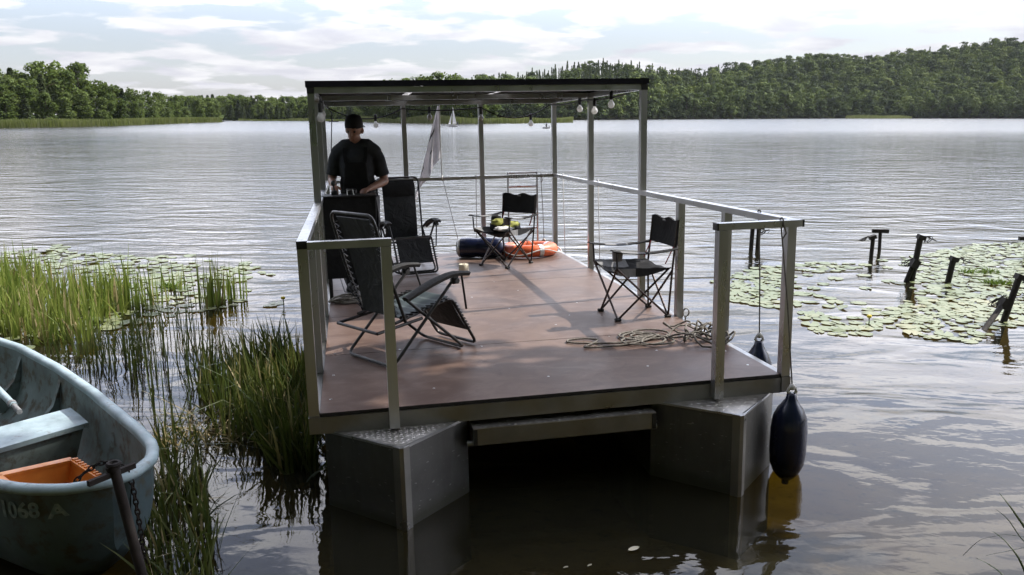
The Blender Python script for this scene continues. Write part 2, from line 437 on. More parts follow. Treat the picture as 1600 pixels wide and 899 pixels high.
def water_mat():
    k = NT('lake_water')
    g = k.n('ShaderNodeNewGeometry'); pos = g.outputs['Position']
    sp = k.n('ShaderNodeSeparateXYZ'); k.l(pos, sp.inputs[0])
    def mp(sc, rot):
        m = k.n('ShaderNodeMapping'); k.l(pos, m.inputs[0]); m.inputs['Scale'].default_value = sc; m.inputs['Rotation'].default_value = (0, 0, rot); return m.outputs[0]
    # wind waves grow with the distance from the sheltered shore
    wind = k.n('ShaderNodeMapRange', interpolation_type='SMOOTHSTEP'); k.l(sp.outputs[1], wind.inputs['Value'])
    wind.inputs['From Min'].default_value = 6.0; wind.inputs['From Max'].default_value = 24.0; wind.inputs['To Min'].default_value = .05; wind.inputs['To Max'].default_value = 1.0
    patch = k.noise(.16, 3, .5, mp((1, 1.8, 1), .2))
    w1 = k.noise(2.3, 4, .6, mp((.95, 1.25, 1), R(10)), .5)
    w2 = k.noise(6, 3, .5, mp((.9, 1.2, 1), R(-8)), .3)
    slow = k.noise(.9, 2, .5, mp((.6, 1.6, 1), R(24)), .8)
    fine = k.noise(9, 2, .5, mp((.8, 1.3, 1), R(40)), .4)
    hw = k.math('ADD', k.math('MULTIPLY', w1.outputs[0], .017), k.math('MULTIPLY', w2.outputs[0], .013))
    hw = k.math('MULTIPLY', hw, k.math('MULTIPLY', wind.outputs[0], k.ramp(patch.outputs[0], [(.3, .55), (.65, 1.0)]).outputs[0]))
    hs = k.math('ADD', k.math('MULTIPLY', slow.outputs[0], .034), k.math('MULTIPLY', fine.outputs[0], .0016))
    h = k.math('ADD', hw, hs)
    b = k.n('ShaderNodeBump'); b.inputs['Strength'].default_value = 1.0; b.inputs['Distance'].default_value = 1.0; k.l(h, b.inputs['Height'])
    far = k.n('ShaderNodeMapRange'); k.l(sp.outputs[1], far.inputs['Value'])
    far.inputs['From Min'].default_value = 12; far.inputs['From Max'].default_value = 120; far.inputs['To Min'].default_value = .02; far.inputs['To Max'].default_value = .18
    gl = k.n('ShaderNodeBsdfGlossy', distribution='MULTI_GGX'); k.l(b.outputs[0], gl.inputs['Normal']); k.l(far.outputs[0], gl.inputs['Roughness'])
    fr = k.n('ShaderNodeFresnel'); fr.inputs['IOR'].default_value = 1.333
    tp = k.n('ShaderNodeBsdfTransparent'); tp.inputs[0].default_value = (.52, .45, .16, 1)
    df = k.n('ShaderNodeBsdfDiffuse'); df.inputs[0].default_value = (.032, .031, .02, 1)
    m1 = k.n('ShaderNodeMixShader'); m1.inputs[0].default_value = .34
    k.l(tp.outputs[0], m1.inputs[1]); k.l(df.outputs[0], m1.inputs[2])
    m2 = k.n('ShaderNodeMixShader'); k.l(k.ramp(fr.outputs[0], [(0.0, 0.0), (.3, .3), (.6, .59), (.8, .72), (1.0, .75)]).outputs[0], m2.inputs[0]); k.l(m1.outputs[0], m2.inputs[1]); k.l(gl.outputs[0], m2.inputs[2])
    k.l(m2.outputs[0], k.out.inputs[0]); return k.m
M['water'] = water_mat()
def bed_mat():
    k = NT('lake_bed_sand'); p = k.n('ShaderNodeBsdfDiffuse'); g = k.n('ShaderNodeNewGeometry').outputs['Position']
    n = k.noise(.9, 6, .65, g); n2 = k.noise(9, 4, .7, g)
    c = k.ramp(n.outputs[0], [(.3, (.13, .10, .035)), (.55, (.24, .19, .07)), (.75, (.3, .245, .10))]).outputs[0]
    c = k.mix(k.ramp(n2.outputs[0], [(.55, 0.0), (.7, .7)]).outputs[0], c, (.08, .07, .025))
    sz = k.n('ShaderNodeSeparateXYZ'); k.l(g, sz.inputs[0])
    c = k.mix(k.ramp(k.math('MULTIPLY', sz.outputs[2], 5.0), [(.05, 0.0), (.4, 1.0)]).outputs[0], c, (.035, .035, .018))
    k.l(c, p.inputs[0]); k.l(p.outputs[0], k.out.inputs[0]); return k.m
M['bed'] = bed_mat()
# ------------------------------------------------------------------ camera, light, sky
cam = bpy.data.cameras.new('camera'); cam.sensor_width = 36; cam.lens = FPX/1600*36; cam.clip_end = 6000; cam.clip_start = .05
co = bpy.data.objects.new('camera', cam); COL.objects.link(co); co.location = (0, 0, HC); co.rotation_euler = (PI/2-PIT, 0, 0); S.camera = co
TOSUN = Vector((.85, .33, 1.0)).normalized()
sl = bpy.data.lights.new('sun', 'SUN'); sl.energy = 4.2; sl.angle = R(.6); sl.color = (1, .95, .87)
so = bpy.data.objects.new('sun', sl); COL.objects.link(so); so.rotation_mode = 'QUATERNION'; so.rotation_quaternion = (-TOSUN).to_track_quat('-Z', 'Y'); so.location = TOSUN*60
W = bpy.data.worlds.new('World'); S.world = W; W.use_nodes = True
wt = W.node_tree; wt.nodes.clear()
def wn(t, **kw):
    x = wt.nodes.new(t)
    for a, b in kw.items(): setattr(x, a, b)
    return x
wl = wt.links.new
sky = wn('ShaderNodeTexSky', sky_type='NISHITA', sun_disc=False); sky.sun_elevation = math.asin(TOSUN.z); sky.sun_rotation = math.atan2(TOSUN.x, TOSUN.y)
sky.air_density = 1.0; sky.dust_density = 1.5; sky.ozone_density = 1.5
tc = wn('ShaderNodeTexCoord'); sx = wn('ShaderNodeSeparateXYZ'); wl(tc.outputs['Generated'], sx.inputs[0])
def wm(op, a, b=None, clamp=False):
    x = wn('ShaderNodeMath', operation=op); x.use_clamp = clamp
    for i, q in enumerate((a, b)):
        if q is None: continue
        if isinstance(q, (int, float)): x.inputs[i].default_value = q
        else: wl(q, x.inputs[i])
    return x.outputs[0]
zz = wm('ADD', wm('MAXIMUM', sx.outputs[2], 0.0), .13)
cb = wn('ShaderNodeCombineXYZ'); wl(wm('DIVIDE', sx.outputs[0], zz), cb.inputs[0]); wl(wm('DIVIDE', sx.outputs[1], zz), cb.inputs[1])
def wnoise(sc, det, rough, off, dist=0.0):
    mpn = wn('ShaderNodeMapping'); wl(cb.outputs[0], mpn.inputs[0]); mpn.inputs['Location'].default_value = off
    n = wn('ShaderNodeTexNoise'); wl(mpn.outputs[0], n.inputs['Vector']); n.inputs['Scale'].default_value = sc; n.inputs['Detail'].default_value = det; n.inputs['Roughness'].default_value = rough; n.inputs['Distortion'].default_value = dist
    return n.outputs[0]
def wramp(src, stops):
    r = wn('ShaderNodeValToRGB'); e = r.color_ramp
    while len(e.elements) < len(stops): e.elements.new(.5)
    for el, (p, c) in zip(e.elements, stops): el.position = p; el.color = (c, c, c, 1) if isinstance(c, (int, float)) else (*c, 1)
    wl(src, r.inputs[0]); return r.outputs[0]
def wmix(f, a, b):
    x = wn('ShaderNodeMix', data_type='RGBA')
    for sock, q in ((x.inputs[0], f), (x.inputs[6], a), (x.inputs[7], b)):
        if isinstance(q, (int, float)): sock.default_value = q
        elif isinstance(q, tuple): sock.default_value = (*q, 1)
        else: wl(q, sock)
    return x.outputs[2]
hazy = wmix(.42, sky.outputs[0], (4.95, 5.0, 5.95))                     # thin high cloud veil
n_big = wnoise(1.75, 7, .52, (3.1, 1.7, 0), .1); n_top = wnoise(2.6, 6, .55, (8.0, 2.0, 3.0), .3)
cl = wramp(n_big, [(.46, 0.0), (.53, 1.0)])
tone = wmix(wramp(n_top, [(.35, 0.0), (.62, 1.0)]), (4.6, 4.6, 5.15), (6.25, 6.2, 6.35))
skyc = wmix(wm('MULTIPLY', cl, .85), hazy, tone)
def wss(src, lo, hi):
    x = wn('ShaderNodeMapRange', interpolation_type='SMOOTHSTEP'); wl(src, x.inputs['Value']); x.inputs['From Min'].default_value = lo; x.inputs['From Max'].default_value = hi; return x.outputs[0]
# added glow band in the unseen sky ahead, to brighten the lake's reflections
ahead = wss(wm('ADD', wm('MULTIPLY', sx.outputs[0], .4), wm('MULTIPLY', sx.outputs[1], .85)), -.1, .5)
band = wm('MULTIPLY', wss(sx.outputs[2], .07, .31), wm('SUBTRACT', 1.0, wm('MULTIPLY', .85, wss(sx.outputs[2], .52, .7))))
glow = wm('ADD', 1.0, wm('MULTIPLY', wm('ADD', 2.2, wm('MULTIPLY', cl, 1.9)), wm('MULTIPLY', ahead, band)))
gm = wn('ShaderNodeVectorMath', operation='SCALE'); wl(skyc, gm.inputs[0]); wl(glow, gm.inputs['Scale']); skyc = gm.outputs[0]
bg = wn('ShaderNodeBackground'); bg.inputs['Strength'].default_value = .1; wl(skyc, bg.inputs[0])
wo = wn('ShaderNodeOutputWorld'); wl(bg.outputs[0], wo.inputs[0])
S.render.engine = 'CYCLES'
S.view_settings.view_transform = 'Standard'; S.view_settings.look = 'None'; S.view_settings.exposure = .7; S.view_settings.gamma = 1
S.cycles.max_bounces = 8; S.cycles.transparent_max_bounces = 12; S.cycles.caustics_reflective = False; S.cycles.caustics_refractive = False

# ------------------------------------------------------------------ water, bed, land
wat = MB(); wat.add([(-900, -30, 0), (900, -30, 0), (900, 1200, 0), (-900, 1200, 0)], [(0, 1, 2, 3)])
tag(wat.build('lake_water', M['water']), kind='structure')
def bed_h(x, y):
    s = 1.75+.25*math.sin(x*.7)+.1*math.sin(x*1.9+1)+max(0, x-3)*.12
    d = y-s
    if d < 0: return min(1.1, -d*.33)+.03*math.sin(x*3+y*2)
    left = max(0.0, min(1.0, (-x-1.2)/2.0))
    depth = min(3.5, .08+d*(.13-.05*left))
    return -depth+.02*math.sin(x*2.3)*math.sin(y*1.7)
xs = [-1200, -600, -200, -80, -40]+[-25+i*.6 for i in range(84)]+[40, 80, 200, 600, 1200]
ys = [-300, -80, -40]+[-16+i*.6 for i in range(60)]+[30, 50, 100, 300, 700, 1500]
bm_ = MB(); bm_.add([(x, y, bed_h(x, y)) for y in ys for x in xs], [(j*len(xs)+i, j*len(xs)+i+1, (j+1)*len(xs)+i+1, (j+1)*len(xs)+i) for j in range(len(ys)-1) for i in range(len(xs)-1)])
tag(bm_.build('ground', M['bed'], smooth=True, angle=None), kind='structure')

def interp(tab, x):
    if x <= tab[0][0]: return tab[0][1]
    for (a, p), (b, q) in zip(tab, tab[1:]):
        if x <= b: return p+(q-p)*(x-a)/(b-a)
    return tab[-1][1]
def ztop(v, y):   # height on the line of sight through photo row v at depth y
    return un_y(800, v, y).z
def xat(u, y): return un_y(u, 180, y).x

# --- tree prototypes: leaf-sized faces spread over the lobes of a crown
def quads(C, Nrm, size, rg):
    """C centres, Nrm normals, size array -> V, F"""
    n = len(C)
    a = rg.normal(size=(n, 3)); t = np.cross(Nrm, a); t /= np.linalg.norm(t, axis=1)[:, None]+1e-9
    b = np.cross(Nrm, t); b /= np.linalg.norm(b, axis=1)[:, None]+1e-9
    s = size[:, None]; asp = rg.uniform(.55, 1.0, (n, 1))
    bend = Nrm*s*.25
    V = np.stack([C-t*s-b*s*asp*.3, C-t*s*.1-b*s*asp+bend, C+t*s+b*s*asp*.2, C+t*s*.05+b*s*asp+bend], 1).reshape(-1, 3)
    return V, np.arange(4*n).reshape(-1, 4)
def broad_crown(seed, n, h=12.0, w=4.2, size=.42, base=.12, lobes=14, loose=.55):
    rg = np.random.default_rng(seed)
    L = []
    for i in range(lobes):
        f = rg.uniform(0, 1)
        z = h*(base+(1-base)*(.1+.82*f)); rad = w*.62*math.sin(PI*min(1, .18+.82*(1-f)))**.7
        a = rg.uniform(0, 2*PI); rr = rad*rg.uniform(.35, 1.0)
        L.append((math.cos(a)*rr, math.sin(a)*rr, z, w*rg.uniform(.26, .44)*(1.1-.35*f), h*rg.uniform(.07, .12)))
    L.append((0, 0, h*.9, w*.3, h*.1)); L.append((0, 0, h*.6, w*.5, h*.25))
    L = np.array(L); wt_ = L[:, 3]**2; idx = rg.choice(len(L), n, p=wt_/wt_.sum())
    d = rg.normal(size=(n, 3)); d /= np.linalg.norm(d, axis=1)[:, None]
    d[:, 2] = np.where(rg.uniform(size=n) < .55, np.abs(d[:, 2]), d[:, 2])
    r = rg.uniform(.5, 1.2, n)[:, None]
    Q = L[idx]
    C = Q[:, :3]+d*r*np.stack([Q[:, 3], Q[:, 3], Q[:, 4]], 1)
    Nn = d*.8+rg.normal(size=(n, 3))*loose; Nn[:, 2] += .25; Nn /= np.linalg.norm(Nn, axis=1)[:, None]
    return quads(C, Nn, size*rg.uniform(.6, 1.35, n), rg)
def spruce_crown(seed, n, h=14.0, w=2.4, size=.4, base=.12):
    rg = np.random.default_rng(seed)
    k = rg.uniform(0, 1, n)**.8; z = h*(base+(1-base)*k)
    tier = np.floor(k*13)/13; inn = (k-tier)*13
    rad = w*(1-k)**.85*(1-.38*inn)+.12
    a = rg.uniform(0, 2*PI, n); a += .5*np.sin(a*5+tier*40); rr = rad*rg.uniform(.45, 1.05, n)**.6
    C = np.stack([np.cos(a)*rr, np.sin(a)*rr, z-.18*rr], 1)
    Nn = np.stack([np.cos(a)*.5, np.sin(a)*.5, np.full(n, .8)], 1)+rg.normal(size=(n, 3))*.45
    Nn /= np.linalg.norm(Nn, axis=1)[:, None]
    return quads(C, Nn, size*rg.uniform(.6, 1.3, n), rg)
def trunk_mb(h, r, seed, top=.8, limbs=5):
    q = random.Random(seed); m = MB()
    pts = [Vector((q.uniform(-.1, .1)*i, q.uniform(-.1, .1)*i, h*top*i/5)) for i in range(6)]
    m.tube(pts, [r*(1-.15*i) for i in range(6)], 6)
    for i in range(limbs):
        b = pts[2+i % 3]; a = q.uniform(0, 2*PI); ln = h*q.uniform(.14, .24)
        m.tube([b, b+Vector((math.cos(a)*ln*.5, math.sin(a)*ln*.5, ln*.5)), b+Vector((math.cos(a)*ln, math.sin(a)*ln, ln*.75))], [r*.4, r*.28, r*.1], 5)
    return m
PROTO = {}
def proto(kind, i, V, F, mat, h, r):
    PROTO.setdefault(kind, []).append((np_mesh(kind+'_crown', V, F, mat), trunk_mb(h, r, i).mesh(kind+'_trunk', M['bark'], True), h))
for i in range(5):
    proto('broadleaf', i, *broad_crown(10+i, 2200, 12, 3.6, .3, .0, 22), M['leaf'], 12, .2)
for i in range(3):
    proto('pale', i, *broad_crown(30+i, 1900, 12, 2.9, .29, .05, 18), M['leaf_pale'], 12, .16)
for i in range(3):
    proto('pine', i, *spruce_crown(50+i, 1300, 12, 2.6, .36, .1), M['needle'], 12, .2)
for i in range(3):
    proto('bush', i, *broad_crown(70+i, 600, 4, 3.6, .34, .0, 9), M['leaf'], 4, .07)
def plant(kind, x, y, z, hgt, label, group, wide=1.0, name=None):
    cr, tr, h = rng.choice(PROTO[kind]); s = hgt/h
    root = empty(name or {'pine': 'conifer_tree', 'bush': 'shore_bush'}.get(kind, 'broadleaf_tree'), T(x, y, z) @ RZ(rng.uniform(0, 2*PI)) @ Matrix.Diagonal((s*wide, s*wide, s, 1)), label, 'bush' if kind == 'bush' else 'tree', group)
    link('crown', cr, root); link('trunk', tr, root)
    return root

def land(name, pts, depth, hf, mat, nd=10, nose=(0, 1)):
    """a bank rising from a shoreline; pts are (x, y), it runs back by depth"""
    m = MB(); n = len(pts); ds = [0]+[depth*(i/nd)**1.3 for i in range(1, nd+1)]
    vs = []
    for (x, y) in pts:
        for d in ds:
            vs.append((x+d*x/max(y, 1)*.9, y+d, hf(x, y, d) if d > 0 else -.6))
    m.add(vs, [(i*(nd+1)+j, (i+1)*(nd+1)+j, (i+1)*(nd+1)+j+1, i*(nd+1)+j+1) for i in range(n-1) for j in range(nd)])
    return tag(m.build(name, mat, smooth=True, angle=None), kind='structure')
def reeds_far(name, pts, depth, hgt, per, seed, mat='reed_far', label=None):
    rg = np.random.default_rng(seed); P = np.array(pts, float)
    seg = np.linalg.norm(np.diff(P, axis=0), axis=1); n = int(seg.sum()*per)
    k = rg.choice(len(seg), n, p=seg/seg.sum()); t = rg.uniform(size=(n, 1))
    B = P[k]*(1-t)+P[k+1]*t; dd = rg.uniform(0, depth, n)
    B[:, 1] += dd; B[:, 0] += dd*B[:, 0]/np.maximum(B[:, 1], 1)
    h = hgt*rg.uniform(.65, 1.1, n)*(.8+.3*np.sin(B[:, 0]*.21+seed)*np.sin(B[:, 0]*.057))
    C = np.concatenate([B, (h/2)[:, None]], 1)
    w = rg.uniform(.06, .14, n); a = rg.uniform(-.6, .6, n)
    tx = np.stack([np.cos(a), np.sin(a), np.zeros(n)], 1)*w[:, None]
    ln = rg.normal(size=(n, 3))*.12*h[:, None]; ln[:, 2] = h/2
    V = np.stack([C-tx-ln*np.array([0, 0, 1]), C+tx-ln*np.array([0, 0, 1]), C+tx*.4+ln, C-tx*.4+ln], 1).reshape(-1, 3)
    o = link(name, np_mesh(name, V, np.arange(4*n).reshape(-1, 4), M[mat]))
    return tag(o, label, 'reeds', kind='stuff')

# left bank
LSH = [(-420, 230, 100), (-250, 206, 122), (-120, 203, 130), (0, 200, 143), (100, 198, 154), (170, 197, 167), (260, 194, 205), (330, 191.5, 245), (346, 191, 254)]
Lp_ = [(xat(u, y), y) for u, v, y in LSH]
Ltab = [(u, y) for u, v, y in LSH]
land('left_bank', Lp_, 45, lambda x, y, d: min(2.2, .25+d*.06), M['grassland'])
Lsky = [(-400, 96), (-60, 104), (0, 106), (18, 99), (40, 112), (66, 98), (100, 96), (128, 99), (145, 118), (175, 127), (200, 136), (230, 144), (260, 147), (300, 150), (345, 153)]
GL = 'trees of the wood on the left bank'
for row, (dd, lo, hi) in enumerate(((2.5, .45, .72), (7, .7, .95), (12, .9, 1.06), (17, .9, 1.05))):
    u = -90.0
    while u < 343:
        y = interp(Ltab, u)+dd+rng.uniform(-1, 1); x = xat(u, y)
        H = ztop(interp(Lsky, u), y)-.6
        kind = rng.choices(['broadleaf', 'pale', 'pine'], [.62, .14, .24] if u > 60 else [.5, .08, .42])[0]
        if 66 < u < 135 and row >= 2: kind = rng.choice(['pale', 'broadleaf'])
        lab = {'broadleaf': 'bushy mid green tree in the wood on the left bank', 'pale': 'pale silvery green tree in the wood on the left bank', 'pine': 'dark conifer in the wood on the left bank'}[kind]
        plant(kind, x, y, .6, max(2.5, H*rng.uniform(lo, hi)), lab, GL, rng.uniform(.95, 1.3)*(1.25 if row == 0 else 1.0))
        u += rng.uniform(.8, 1.25)*(3.6+row*.4)/y*FPX*1.02
reeds_far('reed_fringe', [(xat(u, y-2), y-2) for u, v, y in LSH[1:]], 4.5, 1.35, 90, 1, label='yellow green reed fringe along the left bank')
# far bay between the left bank and the raft
FB = [(250, 332), (345, 325), (400, 312), (480, 306), (560, 290), (640, 262), (700, 250)]
FBp = [(xat(u, y), y) for u, y in FB]
land('far_bank', FBp, 120, lambda x, y, d: .25+d*.03, M['grassland'])
for row, (dd, lo, hi) in enumerate(((3, .45, .65), (8, .7, .9), (14, .85, .98), (20, .92, 1.02), (27, .95, 1.03))):
    u = 270.0
    while u < 600:
        y = interp(FB, u)+dd; H = ztop(interp([(270, 149), (380, 149), (440, 151), (480, 150), (640, 150)], u), y)-.4
        kind = 'pale' if (425 < u < 490 and row == 1) else rng.choice(['broadleaf', 'broadleaf', 'pine'])
        plant(kind, xat(u, y), y, .5, H*rng.uniform(lo, hi), 'pale green tree on the far bank between left wood and raft' if kind == 'pale' else ('dark conifer' if kind == 'pine' else 'dark broadleaf tree')+' on the far bank between left wood and raft', 'trees of the far bank', 1.35)
        u += rng.uniform(.8, 1.2)*4.3/y*FPX
reeds_far('reed_fringe', [(xat(u, y), y) for u, y in ((372, 304), (420, 303), (480, 300), (560, 284))], 3, .9, 40, 5, label='thin pale reed bar along the far bank left of the raft')
# wooded spit behind the raft
SP = [(560, 262), (620, 232), (680, 216), (740, 210), (800, 214), (860, 226), (895, 243)]
SPp = [(xat(u, y), y) for u, y in SP]
land('spit', SPp, 30, lambda x, y, d: min(.8, .15+d*.04), M['grassland'])
for row, dd in enumerate((5, 10, 16)):
    u = 575.0
    while u < (770 if row else 758):
        y = interp(SP, u)+dd
        kind = 'pale' if u > 725 and row == 0 else 'broadleaf'
        plant(kind, xat(u, y), y, .4, rng.uniform(8.5, 11.5)*(1 if u < 735 else .72)*(1+.12*row), ('pale green' if kind == 'pale' else 'dark green')+' tree on the wooded spit behind the flag', 'trees of the spit', 1.3)
        u += rng.uniform(.8, 1.2)*4.4/y*FPX
reeds_far('reed_fringe', [(xat(u, y-2), y-2) for u, y in SP], 5, 1.9, 60, 9, label='green reed fringe along the spit behind the sailing boat')
# wooded hill on the right
RH = [(560, 330), (700, 332), (860, 345), (1000, 384), (1150, 440), (1320, 500), (1450, 492), (1600, 470), (1720, 445), (1900, 400)]
RHp = [(xat(u, y), y) for u, y in RH]
Rsky = [(560, 138), (610, 131), (640, 124), (700, 119), (745, 116), (800, 110), (850, 104), (900, 97), (950, 92), (1000, 97), (1050, 101), (1100, 103), (1150, 97), (1200, 92), (1260, 86), (1330, 80), (1400, 76), (1480, 72), (1540, 66), (1600, 58), (1900, 48)]
HD = 210.0
def uof(x, y): return 800+FPX*1.023*x/y
def hill(x, y, d):
    u = uof(x, y); top = ztop(interp(Rsky, u), y+HD*.8)-14
    k = min(1.0, d/(HD*.8)); s = k*k*(3-2*k)*.55+k*.45
    return .4+max(0, top)*s-(max(0, d-HD*.8)*.12)+1.5*math.sin(x*.05+d*.04)*min(1, d/40)
dense = []
for a, b in zip(RH, RH[1:]):
    for i in range(6): dense.append((a[0]+(b[0]-a[0])*i/6, a[1]+(b[1]-a[1])*i/6))
dense.append(RH[-1])
land('hill', [(xat(u, y), y) for u, y in dense], HD*1.25, hill, M['forest_floor'], 22)
HP = {'b': [broad_crown(100+i, 520, 12, 6.4, .62, .0, 10, .22) for i in range(6)], 'p': [spruce_crown(120+i, 300, 16, 2.0, .46, .03) for i in range(4)]}
HPM = {k: [np_mesh('hillside_crown', V, F, M['hill_leaf'] if k == 'b' else M['needle']) for V, F in v] for k, v in HP.items()}
HTR = trunk_mb(13, .25, 3).mesh('hillside_trunk', M['bark'], True)
stuffM = {'b': [], 'p': []}
stuffV, stuffF, soff = {'b': [], 'p': []}, {'b': [], 'p': []}, {'b': 0, 'p': 0}
nri = 0
d = 3.0; row = 0
while d < HD:
    u = 575.0
    while u < 1690:
        y0 = interp(RH, u)+rng.uniform(-1.5, 1.5); dj = d+rng.uniform(-2.5, 2.5)
        x0 = xat(u, y0); x, y = x0+dj*x0/y0*.9, y0+dj; z = hill(x0, y0, dj)
        pine = rng.random() < (.85 if (u < 1130 and d > HD*.4) else (.12 if u > 1000 else .3))
        k = 'p' if pine else 'b'; s = rng.choice((rng.uniform(.55, .95), rng.uniform(.75, 1.2)))*(.85 if row == 0 else 1)*(.72 if pine else 1)
        if u > 1290 and u < 1440 and row == 0: s *= .8
        i = rng.randrange(len(HP[k])); ang = rng.uniform(0, 2*PI)
        # hidden stretch behind the roof needs no trees low down
        if row < 2 and nri < 105 and u > 755:
            rt = empty('conifer_tree' if pine else 'broadleaf_tree', T(x, y, z) @ RZ(ang) @ Matrix.Diagonal((s, s, s, 1)), ('dark conifer' if pine else 'round crowned dark green tree')+' in the front rows of the wooded hill on the right', 'tree', 'front row trees of the wooded hill')
            link('crown', HPM[k][i], rt); link('trunk', HTR, rt); nri += 1
        else:
            V, F = HP[k][i]; c_, s_ = math.cos(ang), math.sin(ang)
            Vr = np.stack([V[:, 0]*c_-V[:, 1]*s_, V[:, 0]*s_+V[:, 1]*c_, V[:, 2]], 1)*s+np.array([x, y, z])
            stuffM[k] += [rng.choices((0, 1, 2), (.5, .26, .24))[0]]*len(F); stuffV[k].append(Vr); stuffF[k].append(F+soff[k]); soff[k] += len(V)
        u += rng.uniform(.75, 1.25)*(7.4 if not pine else 4.6)/y*FPX
    if row == 0:      # low bushes along the water's edge
        u = 740.0
        while u < 1690:
            y0 = interp(RH, u)+rng.uniform(.5, 3); x0 = xat(u, y0); V, F = HP['b'][rng.randrange(6)]; s = rng.uniform(.22, .42)
            stuffM['b'] += [1]*len(F); stuffV['b'].append(V*np.array([s*1.3, s*1.3, s])+np.array([x0, y0, .1])); stuffF['b'].append(F+soff['b']); soff['b'] += len(V); u += 3.2/y0*FPX
    d += 5.2+row*.1; row += 1
wm_ = np_mesh('hillside_wood', np.concatenate(stuffV['b']), np.concatenate(stuffF['b']), [M['hill_leaf'], M['hill_dark'], M['hill_light']]); wm_.polygons.foreach_set('material_index', stuffM['b'])
tag(link('hillside_wood', wm_), 'dense broadleaf wood covering the hill on the right', 'forest', kind='stuff')
tag(link('hilltop_conifers', np_mesh('hilltop_conifers', np.concatenate(stuffV['p']), np.concatenate(stuffF['p']), M['needle'])), 'dark conifer wood along the top of the hill behind the roof', 'forest', kind='stuff')
reeds_far('reed_fringe', [(xat(u, y), y) for u, y in ((1322, 487), (1350, 480), (1400, 478), (1425, 482))], 12, 2.2, 30, 11, label='bright green reed patch at the foot of the right hill')
# ------------------------------------------------------------------ the raft
RW, RL, RZT, Y1, Y2 = 3.0155, 5.9453, 2.0164, 2.5981, 4.2731
RAFT = T(-1.1637, 4.3264, HC-1.6799) @ RZ(R(11.4801)) @ RX(R(-1.3012)) @ RY(R(-.9255))
def onraft(x, y, z=0.0, a=0.0): return RAFT @ T(x, y, z) @ RZ(a)
raft = empty('raft', RAFT, 'flat aluminium pontoon raft with brown deck, railings and a flat roof', 'raft')
PW = .058
XL, XR, YF, YB = .03, RW-.03, .03, RL-.03
# deck
m = MB(); SEAM = [0.004, 1.25, 2.5, 3.75, 5.0, RL-.03]
for a, b in zip(SEAM, SEAM[1:]):
    m.box(((RW)/2, (a+b)/2, -.0095), (RW-.125, b-a-.007, .019), mi=0)
dk = m.build('deck', [M['deck'], M['deck_edge']], raft)
for p in dk.data.polygons:
    if abs(p.normal.z) < .5: p.material_index = 1
for (x, y) in ((.12, .25), (.13, .75), (.13, 1.3), (.75, .3), (1.5, .35), (2.2, .4), (2.85, .25), (1.2, 1.2), (2.2, 1.22), (2.86, .6), (.6, 1.28), (1.65, 2.4), (1.9, 3.2), (2.3, 2.47), (1.4, 3.0), (1.75, 3.72), (2.1, 2.0), (1.9, 1.7), (2.4, .75)):
    q = MB(); q.lathe([(.0085, -.002), (.0085, .0012), (.005, .0022)], 10, T(x, y, 0)); q.build('screw', M['screw'], dk)
# frame beams under the deck edge
fr = MB()
ZB = -.0225; BH = .1
fr.box((RW/2, .025, ZB-BH/2), (RW-.12, .05, BH))
fr.box((RW/2, RL-.025, ZB-BH/2), (RW-.12, .05, BH))
for x in (.0295, RW-.0295): fr.box((x, RL/2, ZB-BH/2+.012), (.059, RL, BH-.006))
for i in range(1, 6): fr.box((RW/2, RL*i/6, ZB-.05), (RW-.125, .05, .06))
fr.build('deck_frame', M['alu_frame'], raft)
for x in (.0295, RW-.0295):
    q = MB(); q.box((x, -.004, ZB-.045), (.062, .008, .1)); q.build('end_cap', M['alu_frame'], raft)
# posts
def post(x, y, z0, z1):
    q = MB(); q.box((x, y, (z0+z1)/2), (PW, PW, z1-z0)); return q.build('post', M['alu'], raft)
zb = -.012
RT = RZT-.105
post(XL, YF, zb, .958); post(XR, YF, zb, .958)
for x in (.483, RW-.519):
    q = MB(); q.box((x, -.032, .425), (PW, .062, 1.06)); q.build('post', M['alu'], raft)
for y in (.8933, 1.7314):
    post(XL, y, zb, .958); post(XR, y, zb, .958)
for y in (Y1+.03, Y2, YB):
    post(XL, y, zb, RT); post(XR, y, zb, RT)
for x in (RW/3+.02, 2*RW/3): post(x, YB, zb, RT)
# rails with plastic end caps
def rail(a, b, caps=()):
    a, b = Vector(a), Vector(b)
    q = MB(); q.bar(a, b, .058, .042); o = q.build('rail', M['alu'], raft)
    d = (b-a).normalized()
    for c, s in caps:
        p = a if c == 0 else b
        k = MB(); k.bar(p, p+d*(.012 if c else -.012), .06, .044); k.build('rail_cap', M['black_cap'], o)
ZR = .979
ys = [.0, .8933, 1.7314, Y1, Y2, RL]
for x in (XL, XR):
    rail((x, .0, ZR), (x, Y1, ZR), ((0, 1),))
    rail((x, Y1+.06, ZR), (x, Y2-.03, ZR)); rail((x, Y2+.03, ZR), (x, YB-.03, ZR))
    q = MB(); q.box((x, -.008, ZR), (.06, .012, .044)); q.build('rail_cap', M['black_cap'], raft)
rail((XL+.03, -.032, ZR), (.515, -.032, ZR)); rail((RW-.552, -.032, ZR), (XR+.03, -.032, ZR), ((0, 1), (1, 1)))
xsr = [XL, RW/3+.02, 2*RW/3, XR]
for a, b in zip(xsr, xsr[1:]): rail((a+.03, YB, ZR), (b-.03, YB, ZR))
